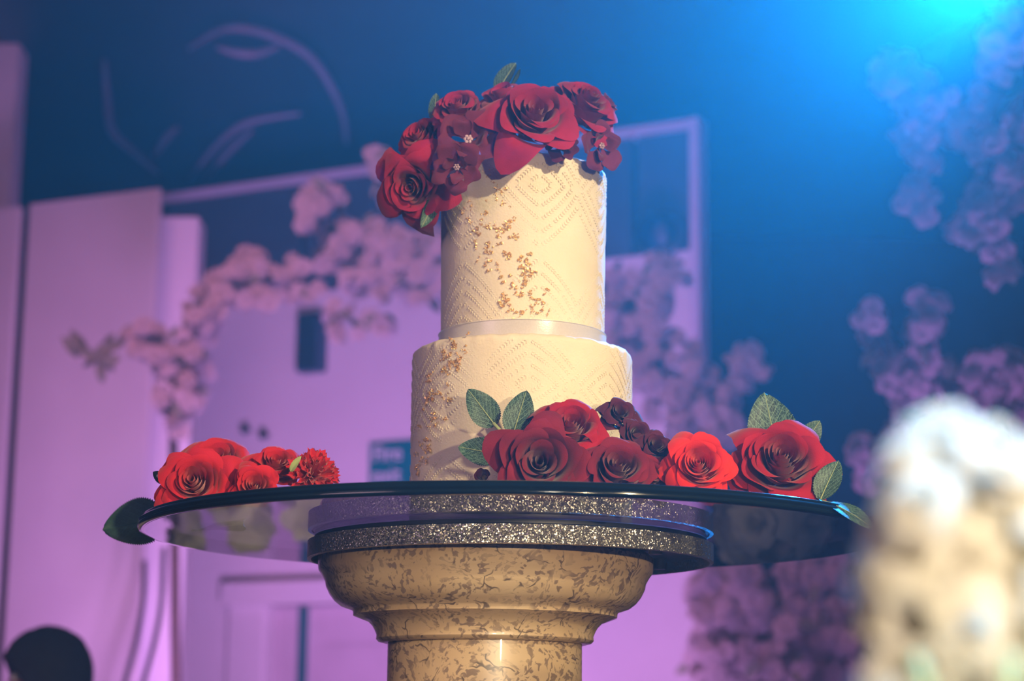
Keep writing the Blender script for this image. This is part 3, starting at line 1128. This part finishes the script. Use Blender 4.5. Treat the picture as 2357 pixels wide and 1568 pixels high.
def leaf_thing(name, loc, label, group=None):
    return empty(name, loc, label, 'leaf', group)


# --- on top of the cake
TOPG = 'red silk flowers on top of the cake'
rose(1230, 268, 1.735, 102, (.12, -.90, .42), 'magenta_red', 'large open magenta red rose at the centre of the cake top', 11, CUP, group=TOPG, point=.01)
rose(1345, 240, 1.772, 96, (.42, -.66, .62), 'magenta_red', 'wide magenta rose behind the large one on the cake top, petals spread', 12, ROSE, group=TOPG, point=.02)
rose(1160, 232, 1.80, 72, (-.35, -.55, .75), 'magenta_red', 'half hidden magenta rose behind the large central cake-top rose', 17, CUP, group=TOPG)
rose(1052, 252, 1.765, 64, (-.25, -.80, .55), 'magenta_red', 'small folded rose between the large cake-top rose and the drooping ones', 13, CUP, group=TOPG)
rose(968, 318, 1.79, 66, (-.55, -.70, .45), 'magenta_red', 'tight dark red rose above the drooping rose at the cake edge', 14, CUP, group=TOPG)
rose(950, 428, 1.765, 88, (-.30, -.86, -.40), 'magenta_red', 'dark red rose drooping over the upper tier edge, facing down', 15, CUP, group=TOPG, point=.12)
blossom_flower(1078, 322, 1.735, 76, (-.05, -.96, .18), 'dusty_plum', 'dusty plum blossom with a beaded centre below the small folded rose', 21, 5, TOPG)
blossom_flower(1052, 385, 1.728, 54, (-.25, -.95, -.25), 'dusty_plum', 'dark plum blossom hanging onto the upper tier front', 22, 5, TOPG)
blossom_flower(1130, 300, 1.765, 46, (.2, -.9, .3), 'plum', 'dark plum blossom in the gap beside the large cake-top rose', 25, 5, TOPG)
blossom_flower(1384, 336, 1.765, 54, (.55, -.75, -.10), 'dusty_plum', 'dusty plum blossom overhanging the upper tier edge below the wide rose', 23, 5, TOPG)
blossom_flower(1292, 332, 1.742, 42, (.10, -.98, .10), 'plum', 'dark plum blossom lying on the tier rim under the large rose', 24, 5, TOPG)
blossom_flower(1402, 238, 1.80, 25, (.7, -.5, .5), 'dusty_plum', 'tiny plum bud blossom sticking out beside the wide magenta rose', 26, 4, TOPG, bead=False)
t1 = leaf_thing('leaf_sprig', P(1165, 215, 1.82), 'pair of pale green leaves rising behind the cake-top roses')
leaf((1146, 210), (1186, 143), 1.82, 1.82, 50, (-.3, -.85, .3), 'leaf', t1, 1, fold=.2, teeth=14)
leaf((1172, 205), (1199, 158), 1.83, 1.83, 12, (.7, -.6, .2), 'leaf_dark', t1, 2, fold=.2, teeth=14)
tube('stem', [P(1160, 225, 1.82) - t1.location, P(1151, 204, 1.82) - t1.location], .0012, M['stem'], t1, 6)
t1 = leaf_thing('rose_leaf', P(1000, 275, 1.80), 'small green leaf standing beside the small folded rose')
leaf((1000, 278), (1003, 214), 1.80, 1.80, 36, (-.4, -.9, .1), 'leaf', t1, 3, teeth=14)
t1 = leaf_thing('rose_leaf', P(1008, 440, 1.775), 'green leaf hanging under the drooping rose against the tier')
leaf((1010, 440), (972, 523), 1.775, 1.765, 42, (.4, -.9, -.1), 'leaf', t1, 4, teeth=16)

# --- at the foot of the cake
BG = 'burgundy silk flowers at the cake foot'
rose(1242, 1068, 1.635, 118, (-.02, -.93, .10), 'burgundy', 'large burgundy rose lying on the glass before the lower tier', 31, CUP, group=BG)
rose(1312, 985, 1.675, 86, (.05, -.80, .50), 'crimson', 'crimson rose with pointed petals behind the large burgundy rose', 32, CUP, group=BG, point=.16)
rose(1420, 1082, 1.645, 92, (.10, -.80, .45), 'burgundy', 'narrow burgundy rose turned sideways beside the large burgundy rose', 33, CUP, group=BG)
rose(1425, 955, 1.700, 48, (.25, -.85, .45), 'plum', 'dark plum blossom standing highest at the cake foot', 34, CUP[2:], group=BG, name='plum_blossom', point=.1)
rose(1462, 1003, 1.690, 44, (.35, -.9, .2), 'plum', 'dark plum blossom below the highest plum blossom', 35, CUP[2:], group=BG, name='plum_blossom', point=.1)
rose(1508, 1030, 1.685, 46, (.25, -.9, .35), 'plum', 'dark plum blossom next to the orange-red rose', 36, CUP[2:], group=BG, name='plum_blossom', point=.1)
rose(1495, 1098, 1.675, 58, (.2, -.9, .2), 'burgundy', 'small shaded burgundy rose squeezed behind the orange-red rose', 38, CUP, group=BG)
rose(1112, 1098, 1.665, 30, (-.3, -.9, .2), 'plum', 'small closed plum red bud under the lowest leaf at the cake foot', 37, CUP[:5], group=BG, name='rose_bud')
sp = empty('leaf_sprig', P(1165, 1000, 1.70), 'sprig of three serrated teal green leaves leaning on the lower tier', 'leaf')
leaf((1140, 980), (1077, 896), 1.703, 1.700, 76, (-.10, -1, .05), 'leaf', sp, 5, bend=.02, fold=.04, teeth=24)
leaf((1180, 1003), (1212, 899), 1.692, 1.692, 78, (.05, -1, .1), 'leaf', sp, 6, bend=.03, fold=.06, teeth=24)
leaf((1150, 1048), (1054, 1028), 1.685, 1.690, 74, (-.05, -1, .15), 'leaf', sp, 7, bend=.04, fold=.05, teeth=24)
tube('stem', [P(x, y, 1.69) - sp.location for x, y in ((1135, 974), (1152, 992), (1170, 1010), (1175, 1060))], .0016, M['stem'], sp, 8)

# --- right of the cake on the plate
rose(1608, 1072, 1.655, 86, (-.12, -.92, .22), 'orange_red', 'bright orange-red rose on the glass between burgundy and crimson roses', 41, FULL, spin=.4, point=.02)
rose(1797, 1062, 1.67, 122, (-.02, -.88, .34), 'crimson', 'big crimson rose with spiral centre near the glass rim', 42, FULL, spin=1.1)
t1 = leaf_thing('rose_leaf', P(1778, 1000, 1.72), 'big rounded grey green leaf standing up behind the crimson rose')
leaf((1790, 1050), (1760, 903), 1.72, 1.73, 126, (.05, -1, .1), 'leaf', t1, 8, bend=.05, fold=.03, teeth=26)
t1 = leaf_thing('rose_leaf', P(1860, 1010, 1.73), 'smaller leaf peeping out beside the big leaf behind the crimson rose')
leaf((1845, 1030), (1888, 968), 1.73, 1.73, 56, (.1, -1, .1), 'leaf', t1, 9, teeth=18)
t1 = leaf_thing('rose_leaf', P(1890, 1140, 1.66), 'upright folded green leaf beside the lower edge of the crimson rose')
leaf((1888, 1150), (1930, 1058), 1.66, 1.67, 66, (-.3, -1, .1), 'leaf', t1, 10, fold=.16, teeth=20)
t1 = leaf_thing('rose_leaf', P(1888, 1152, 1.62), 'green leaf lying over the dark glass rim and drooping down')
leaf((1890, 1148), (2012, 1206), 1.62, 1.585, 74, (.25, -.55, .8), 'leaf', t1, 11, bend=.20, fold=.05, teeth=20)

# --- left of the cake on the plate
rose(498, 1070, 1.775, 95, (.05, -.72, .62), 'red', 'large red rose lying behind the two front red ones on the plate', 51, CUP, spin=.6)
rose(447, 1112, 1.715, 96, (-.06, -.93, .18), 'red', 'open red rose at the glass rim with loose curling petals', 52, ROSE)
rose(634, 1072, 1.745, 66, (.15, -.75, .60), 'red', 'red rose with upright petals next to the carnation', 53, CUP, point=.18)
rose(585, 1122, 1.70, 62, (.05, -.93, .30), 'red', 'flattened red rose resting low between rim roses and carnation', 54, CUP)
carnation(726, 1083, 1.715, 67, (.45, -.72, .52), 'red', 'ruffled crimson carnation with frayed petal edges', 55)
t1 = leaf_thing('rose_leaf', P(355, 1200, 1.86), 'large dark teal leaf hanging off the glass rim below the open red rose')
leaf((380, 1190), (236, 1219), 1.87, 1.86, 122, (-.1, -1, .1), 'leaf_dark', t1, 12, bend=.05, fold=.03, teeth=30)
t1 = leaf_thing('rose_leaf', P(672, 1085, 1.68), 'small pale green leaf tip stuck between red rose and carnation')
leaf((668, 1086), (692, 1050), 1.665, 1.66, 19, (-.2, -1, .1), 'leaf_pale', t1, 13, fold=.15, teeth=6, rib=False)
t1 = leaf_thing('rose_leaf', P(372, 1105, 1.75), 'small dark serrated leaf tip with white beads beside the open rose')
leaf((384, 1110), (352, 1086), 1.75, 1.75, 30, (-.1, -1, .1), 'leaf_dark', t1, 14, teeth=8)
for x, y in ((379, 1084), (364, 1096)):
    bm = bmesh.new()
    bmesh.ops.create_icosphere(bm, subdivisions=2, radius=.0016, matrix=Matrix.Translation(P(x, y, 1.742) - t1.location))
    me = bpy.data.meshes.new('bead')
    bm.to_mesh(me); bm.free()
    me.materials.append(M['white_petal'])
    link(bpy.data.objects.new('bead', me), t1)
# leaves and stalks lying on the glass, seen through it
t1 = leaf_thing('rose_leaf', P(540, 1225, 1.80), 'green leaf lying flat on the glass under the red roses')
leaf((560, 1215), (440, 1232), 1.80, 1.86, 70, (.1, -.3, -1), 'leaf', t1, 15, bend=.03, teeth=18).location.z = .004

# ------------------------------------------------------------------ pale blossoms of the hall
def blossom_mesh(seed, mat, n=6, cup=.5):
    rnd = random.Random(seed)
    verts, faces = [], []
    for lay, (m, el, sc_) in enumerate(((n, .25, 1.0), (n - 1, .75, .8), (3, 1.2, .6))):
        for k in range(m):
            phi = 2 * PI * k / m + lay * .5 + rnd.uniform(-.2, .2)
            e = el + rnd.uniform(-.2, .2)
            f = Vector((math.cos(phi) * math.cos(e), math.sin(phi) * math.cos(e), math.sin(e)))
            sd = Vector((-math.sin(phi), math.cos(phi), 0))
            up_ = f.cross(sd)
            i0 = len(verts)
            for i, (t, w) in enumerate(((.08, .08), (.45, .40), (.8, .48), (1.0, .22))):
                for s in (-1, 0, 1):
                    verts.append((f * t + sd * s * w + up_ * (-.18 * abs(s) * t - .25 * t * t + .15)) * sc_)
            for i in range(3):
                for j in range(2):
                    q = i0 + i * 3 + j
                    faces.append((q, q + 1, q + 4, q + 3))
    me = bpy.data.meshes.new('blossom')
    me.from_pydata([tuple(v) for v in verts], [], faces)
    me.materials.append(mat)
    me.polygons.foreach_set('use_smooth', [True] * len(me.polygons))
    return me


BM = [blossom_mesh(s, M['blossom']) for s in (1, 2, 3)]


def peony_mesh(seed, mat):
    rnd = random.Random(seed)
    verts, faces = [], []
    phi = 0
    for li, (n, r, z, A, curl) in enumerate(ROSE):
        phi += 1.1
        for k in range(n):
            v, f = petal_geom(1, r, z * .85, A * 1.05, curl * 1.4, phi + 2 * PI * k / n, rnd, nt=6, ns=7, zb=-.02 * li, ruffle=.05)
            i0 = len(verts)
            verts += v
            faces += [tuple(i0 + q for q in g) for g in f]
    me = bpy.data.meshes.new('blossom')
    me.from_pydata(verts, [], faces)
    me.materials.append(mat)
    me.polygons.foreach_set('use_smooth', [True] * len(me.polygons))
    return me


WM = [peony_mesh(s, M['white_petal']) for s in (4, 5, 6)]
lv, lf, _ = leaf_geom(1.0, .28, 6, .3, .2)
LM = bpy.data.meshes.new('leaf')
LM.from_pydata([tuple(v) for v in lv], [], lf)
LM.materials.append(M['sage'])


def spray(thing, path, count, depth, rnd, size=(20, 34), meshes=BM, leaf_rate=.12, spread_y=.18):
    """path: (px, py, half width px). Blossoms scattered along it as parts of the thing."""
    seg = []
    for a, b in zip(path[:-1], path[1:]):
        seg.append(math.hypot(b[0] - a[0], b[1] - a[1]) * (a[2] + b[2] + 10))
    tot = sum(seg)
    for _ in range(count):
        r = rnd.uniform(0, tot)
        i = 0
        while r > seg[i]:
            r -= seg[i]
            i += 1
        t = r / seg[i]
        a, b = path[i], path[i + 1]
        w = a[2] + (b[2] - a[2]) * t
        an, rr = rnd.uniform(0, 2 * PI), math.sqrt(rnd.random()) * w
        p = P(a[0] + (b[0] - a[0]) * t + math.cos(an) * rr, a[1] + (b[1] - a[1]) * t + math.sin(an) * rr, depth + rnd.uniform(-spread_y, spread_y))
        isleaf = rnd.random() < leaf_rate
        o = bpy.data.objects.new('leaf' if isleaf else 'blossom', LM if isleaf else rnd.choice(meshes))
        link(o, thing)
        o.location = p - thing.location
        o.rotation_mode = 'QUATERNION'
        o.rotation_quaternion = aim((rnd.uniform(-.8, .8), -1, rnd.uniform(-.5, .9)), rnd.uniform(0, 6))
        s = rnd.uniform(*size) * mpp(p) * (1.7 if isleaf else 1)
        o.scale = (s, s, s)


def branch(thing, px, depth, rad=.012):
    return tube('branch', [p - thing.location for p in smooth_path([P(x, y, depth) for x, y in px])], rad, M['bark'], thing, 6)


rnd = random.Random(5)
AD = 7.4
foot = P(395, 1090, AD)
SZ = (15, 27)
arch = empty('flower_garland', Vector((foot.x, AD, 0)), 'pale pink flower garland climbing up beside the white partition', 'garland', 'pale flower arch')
branch(arch, [(405, 1700), (402, 1200), (400, 960), (420, 780), (500, 680), (620, 640), (660, 630)], AD, .02)
spray(arch, [(395, 965, 40), (425, 870, 62), (400, 810, 45)], 85, AD, rnd, SZ, leaf_rate=.2)
spray(arch, [(440, 790, 42), (470, 695, 40), (545, 650, 42), (610, 650, 64), (705, 645, 46)], 132, AD, rnd, SZ, leaf_rate=.16)
spray(arch, [(545, 620, 24), (585, 600, 18)], 14, AD, rnd, SZ)
spray(arch, [(300, 760, 30), (360, 790, 40)], 22, AD, rnd, SZ)
spray(arch, [(180, 820, 24), (300, 820, 30)], 16, AD, rnd, (22, 36), leaf_rate=1.0)

foot = P(880, 1090, AD)
arch3 = empty('flower_garland', Vector((foot.x, AD, 0)), 'pale pink garland crown spanning the wall from speaker box to cake', 'garland', 'pale flower arch')
branch(arch3, [(725, 590), (780, 560), (860, 590), (1010, 640)], AD, .02)
spray(arch3, [(752, 610, 40), (790, 575, 62), (860, 600, 84), (960, 610, 92), (1040, 620, 82)], 185, AD, rnd, SZ, leaf_rate=.2)
spray(arch3, [(700, 520, 32), (730, 450, 30), (775, 455, 22)], 34, AD, rnd, SZ)
spray(arch3, [(862, 345, 18), (880, 420, 20), (900, 480, 30)], 16, AD, rnd, SZ)
spray(arch3, [(780, 740, 40), (900, 770, 40)], 24, AD, rnd, SZ, leaf_rate=.6)

foot = P(1620, 1100, AD)
arch2 = empty('flower_garland', Vector((foot.x, AD, 0)), 'pale lilac flower garland descending behind the cake to the dark drape', 'garland', 'pale flower arch')
branch(arch2, [(1620, 1700), (1615, 1200), (1560, 960), (1480, 780), (1420, 680), (1330, 640)], AD, .02)
spray(arch2, [(1400, 670, 45), (1480, 690, 72), (1470, 800, 100), (1530, 880, 100)], 145, AD, rnd, (17, 30))
spray(arch2, [(1510, 600, 26), (1560, 640, 30)], 14, AD, rnd, SZ)
spray(arch2, [(1530, 910, 80), (1620, 920, 80), (1630, 1000, 80), (1560, 1060, 60)], 110, AD, rnd, (17, 30))
spray(arch2, [(1680, 880, 45), (1725, 820, 24), (1755, 850, 18)], 28, AD, rnd, SZ)

foot = P(1780, 1500, 7.0)
fw = empty('flower_column', Vector((foot.x, 7.0, 0)), 'dim mauve flower column standing below the glass plate by the drape', 'flower display')
branch(fw, [(1780, 1760), (1770, 1500), (1760, 1320)], 7.05, .03)
spray(fw, [(1670, 1350, 70), (1710, 1450, 120), (1730, 1590, 140)], 175, 7.0, rnd, size=(20, 34), spread_y=.25)
spray(fw, [(1880, 1330, 90), (1900, 1450, 110), (1900, 1590, 120)], 120, 7.5, rnd, size=(24, 38), spread_y=.2)

foot = P(2230, 1000, 5.2)
tr1 = empty('blossom_tree', Vector((foot.x, 5.2, 0)), 'artificial blossom tree with sparse upright sprays beside the dark drape', 'tree', 'blossom trees')
branch(tr1, [(2240, 1900), (2230, 1200), (2150, 960), (2110, 800), (2130, 690)], 5.2, .022)
branch(tr1, [(2180, 1010), (2080, 880), (2010, 760), (1985, 690)], 5.2, .01)
branch(tr1, [(2230, 1200), (2300, 950), (2330, 850)], 5.2, .012)
spray(tr1, [(1985, 700, 22), (2010, 770, 22), (2050, 860, 28), (2090, 930, 40)], 24, 5.2, rnd, size=(22, 36))
spray(tr1, [(2130, 690, 32), (2120, 770, 40), (2110, 850, 36), (2100, 940, 45)], 40, 5.2, rnd, size=(22, 36))
spray(tr1, [(2200, 900, 60), (2290, 880, 60), (2360, 880, 60)], 60, 5.3, rnd, size=(24, 40))
spray(tr1, [(2030, 1000, 50), (2000, 1090, 40)], 32, 5.3, rnd, size=(26, 40))
spray(tr1, [(2130, 1000, 70), (2300, 1000, 80)], 40, 5.4, rnd, size=(26, 40))

foot = P(2260, 1000, 4.6)
tr2 = empty('blossom_tree', Vector((foot.x + .5, 4.6, 0)), 'tall blossom tree with hanging clusters in the blue haze', 'tree', 'blossom trees')
branch(tr2, [(2760, 1900), (2700, 900), (2560, 250), (2350, 60), (2180, 90), (2110, 160)], 4.6, .025)
branch(tr2, [(2560, 250), (2380, 200), (2280, 330), (2290, 600)], 4.6, .012)
branch(tr2, [(2180, 90), (2130, 250), (2110, 450)], 4.6, .01)
spray(tr2, [(2040, 140, 40), (2110, 200, 55), (2120, 330, 40), (2100, 430, 45), (2130, 490, 26)], 75, 4.6, rnd, size=(22, 38))
spray(tr2, [(2200, 250, 60), (2290, 300, 90), (2330, 420, 70), (2270, 480, 50)], 80, 4.6, rnd, size=(22, 38))
spray(tr2, [(2300, 120, 80), (2350, 60, 60)], 40, 4.6, rnd, size=(22, 38))
spray(tr2, [(2200, 545, 20), (2260, 520, 36), (2300, 560, 40), (2295, 620, 36)], 30, 4.6, rnd, size=(22, 36))

# table centrepieces below the frame, mirrored in the glass
M['vase'] = plain('warm_white_vase', (.80, .66, .46), .35, nscale=30, namt=.1, coat=.3)


def centrepiece(x, y, z, r, label, n, seed):
    o = empty('centrepiece', (x, y, 0), label, 'flower display')
    lathe('vase', [(0, 0), (.14, 0), (.15, .02), (.05, .06), (.03, .3), (.03, z - r * 1.1), (.07, z - r * .8), (0, z - r * .8)], M['vase'], o, 32)
    rr = random.Random(seed)
    for k in range(n):
        d = Vector((rr.gauss(0, 1), rr.gauss(0, 1), rr.gauss(0, 1) * .8 + .2)).normalized()
        b = bpy.data.objects.new('blossom', rr.choice(WM))
        link(b, o)
        b.location = Vector((0, 0, z)) + d * r * rr.uniform(.75, 1)
        b.rotation_mode = 'QUATERNION'
        b.rotation_quaternion = aim(d, rr.uniform(0, 6))
        s = rr.uniform(.035, .06)
        b.scale = (s, s, s)
    return o


# white flowers close to the lens
FD = .50
fg = empty('flower_arrangement', (P(2230, 1300, FD).x, FD, 0), 'cream and white flower arrangement on a slim stand beside the glass plate', 'flower display')
zb = P(2230, 1750, FD).z
lathe('stand', [(0, 0), (.09, 0), (.09, .012), (.012, .03), (.010, zb - .06), (.03, zb - .02), (.035, zb), (0, zb)], M['vase'], fg, 32)
rnd = random.Random(9)
spots = [(2170, 1010, 105), (2290, 1040, 100), (2060, 1110, 52), (2130, 1160, 90), (2250, 1170, 100), (2360, 1130, 95), (2100, 1290, 100), (2220, 1310, 110), (2340, 1300, 100), (2010, 1430, 56), (2110, 1420, 100),
         (2230, 1450, 110), (2350, 1450, 100), (2100, 1560, 110), (2230, 1590, 110), (2350, 1600, 110), (2420, 1220, 100), (2430, 1400, 110), (2060, 1650, 100), (2040, 1340, 55), (2090, 1050, 60), (2200, 1700, 110), (2340, 1720, 110), (2390, 1090, 95), (2330, 1060, 70), (2400, 1500, 100)]
spots = [(x, y, r, 0) for x, y, r in spots] + [(x + rnd.uniform(-50, 50), y + rnd.uniform(20, 70), r * 1.1, .035) for x, y, r in spots if x > 2080]
for i, (x, y, r, back) in enumerate(spots):
    p = P(x, y, FD + rnd.uniform(-.015, .015) + back)
    o = bpy.data.objects.new('blossom', rnd.choice(WM))
    link(o, fg)
    o.location = p - fg.location
    o.rotation_mode = 'QUATERNION'
    o.rotation_quaternion = aim(((x - 2230) / 300, -.8, (1350 - y) / 500), rnd.uniform(0, 6))
    s = r * .92 * mpp(p)
    o.scale = (s, s, s)
for x, y in ((2330, 1600), (2150, 1640)):
    o = bpy.data.objects.new('leaf', LM)
    link(o, fg)
    p = P(x, y, FD - .015)
    o.location = p - fg.location
    o.rotation_mode = 'QUATERNION'
    o.rotation_quaternion = aim((rnd.uniform(-.4, .4), -1, .3), rnd.uniform(0, 6))
    s = 120 * mpp(p)
    o.scale = (s, s, s)
for k in range(5):
    a = k * 1.26
    tube('stem', [Vector((0, 0, zb - .02)), Vector((.015 * math.cos(a), .015 * math.sin(a), zb + .012)), Vector((.02 * math.cos(a), .015 * math.sin(a), zb + .025))], .002, M['stem'], fg, 6)

centrepiece(-.50, 3.9, 1.20, .19, 'round white flower centrepiece on a tall vase beyond the column', 17, 1)
centrepiece(-.92, 3.5, 1.17, .15, 'smaller white flower centrepiece on a tall vase near the partition', 15, 2)
centrepiece(.42, 3.2, 1.29, .08, 'slim white centrepiece on a pale vase beyond the glass plate', 16, 3)

# ------------------------------------------------------------------ guest in the hall
M['skin'] = plain('skin', (.52, .30, .23), .55, nscale=40, namt=.08)
M['hair'] = plain('black_hair', (.012, .012, .016), .85, nscale=60, namt=.4)
M['dress'] = plain('dark_navy_cloth', (.015, .02, .05), .8, nscale=30, namt=.2)


def person(loc, height, label, turn):
    """Standing guest: one skinned body, with hair and dress as children."""
    k = height / 1.70
    o = empty('person', loc, label, 'person')
    o.rotation_euler = (0, 0, turn)
    J, E, Rd = [], [], []

    def j(p, r, par=None):
        J.append(Vector(p) * k)
        Rd.append(r * k)
        if par is not None:
            E.append((par, len(J) - 1))
        return len(J) - 1
    pel = j((0, 0, .92), .125)
    wa = j((0, .0, 1.05), .115, pel)
    ch = j((0, .0, 1.24), .135, wa)
    up_ = j((0, .01, 1.38), .11, ch)
    nk = j((0, .005, 1.455), .052, up_)
    jw = j((0, -.012, 1.525), .062, nk)
    hd = j((0, -.004, 1.595), .078, jw)
    cr = j((0, .006, 1.655), .060, hd)
    ns_ = j((0, -.088, 1.565), .012, jw)
    for s in (-1, 1):
        er = j((s * .082, .008, 1.575), .016, hd)
        sh = j((s * .165, .01, 1.375), .055, up_)
        el = j((s * .215, .02, 1.10), .040, sh)
        wr = j((s * .225, -.05, .86), .028, el)
        pm = j((s * .222, -.065, .80), .034, wr)
        for f_ in range(4):
            a = j((s * (.222 + .004), -.095 + f_ * .02, .755), .009, pm)
            b = j((s * .215, -.10 + f_ * .02, .715 + abs(f_ - 1) * .006), .008, a)
        th = j((s * .205, -.105, .775), .010, wr)
        hp = j((s * .09, 0, .86), .095, pel)
        kn = j((s * .095, -.01, .49), .060, hp)
        an = j((s * .095, .015, .09), .040, kn)
        ft = j((s * .10, -.12, .035), .035, an)
    me = bpy.data.meshes.new('body')
    me.from_pydata([tuple(v) for v in J], E, [])
    b = link(bpy.data.objects.new('body', me), o)
    m = b.modifiers.new('skin', 'SKIN')
    m.use_smooth_shade = True
    for i, r in enumerate(Rd):
        me.skin_vertices[0].data[i].radius = (r, r)
    me.skin_vertices[0].data[0].use_root = True
    b.modifiers.new('sub', 'SUBSURF').levels = 2
    b.modifiers['sub'].render_levels = 2
    me.materials.append(M['skin'])
    # hair: a full cap with a nape, open at the face
    verts, faces = [], []
    nu, nv = 36, 18
    for i in range(nv + 1):
        t = i / nv
        for q in range(nu):
            a = 2 * PI * q / nu
            front = max(0, -math.sin(a))
            lim = PI * (.78 - .40 * front ** 1.5)
            th = lim * t
            r = 1 + .02 * math.sin(9 * a + 4 * th) + .03 * noise.noise(Vector((a * 3, th * 5, 1)))
            verts.append(((.098 * math.sin(th) * math.cos(a) * r) * k, (.112 * math.sin(th) * math.sin(a) * r + .012) * k, (1.60 + .112 * math.cos(th) * r) * k))
    for i in range(nv):
        for q in range(nu):
            w = (q + 1) % nu
            faces.append((i * nu + q, (i + 1) * nu + q, (i + 1) * nu + w, i * nu + w))
    h = mesh_obj('hair', verts, faces, M['hair'], o)
    sd = h.modifiers.new('thick', 'SOLIDIFY')
    sd.thickness = .012
    # face: eyes and mouth
    for s in (-1, 1):
        bm = bmesh.new()
        bmesh.ops.create_uvsphere(bm, u_segments=12, v_segments=8, radius=.011 * k, matrix=Matrix.Translation(Vector((s * .032, -.068, 1.585)) * k))
        e = bpy.data.meshes.new('eye')
        bm.to_mesh(e); bm.free()
        e.materials.append(M['sign_white'])
        link(bpy.data.objects.new('eye', e), o)
    tube('mouth', [Vector((x, -.074 + abs(x) * .3, 1.522)) * k for x in (-.024, -.012, 0, .012, .024)], [.002 * k, .005 * k, .006 * k, .005 * k, .002 * k], plain('lip', (.40, .12, .12), .5, nscale=20), o)
    # dress
    dp = [(.0, 1.40), (.10, 1.41), (.155, 1.36), (.160, 1.24), (.135, 1.06), (.165, .92), (.20, .70), (.24, .45), (.25, .42)]
    verts, faces = [], []
    nu = 32
    for r, z in dp[1:]:
        for q in range(nu):
            a = 2 * PI * q / nu
            fl = 1 + (.05 * math.sin(7 * a) if z < .8 else 0)
            verts.append((r * 1.12 * math.cos(a) * fl * k, r * .86 * math.sin(a) * fl * k, z * k))
    n = len(dp) - 1
    for i in range(n - 1):
        for q in range(nu):
            w = (q + 1) % nu
            faces.append((i * nu + q, i * nu + w, (i + 1) * nu + w, (i + 1) * nu + q))
    mesh_obj('dress', verts, faces, M['dress'], o)
    return o


hp = P(104, 1443, 4.45)
person((hp.x, 4.45, 0), (hp.z - .0) / 1.71 * 1.70, 'guest with short dark hair standing in front of the white partition', -1.2)

# ------------------------------------------------------------------ haze
hz = NT('stage_haze')  # haze volume added in place of blue veiling glare in the lens
hz.t.nodes.remove(hz.p)
sct = hz.n('VolumeScatter')
sct.inputs['Color'].default_value = (1, 1, 1, 1)
sct.inputs['Density'].default_value = .046
sct.inputs['Anisotropy'].default_value = .55
hz.l(sct.outputs[0], hz.out.inputs['Volume'])
h = box('haze', (-4.5, .76, 1.05), (4.5, 4.1, 4.7), hz.m)
tag(h, 'thin stage haze hanging in the hall and glowing blue', 'haze', None, 'stuff')
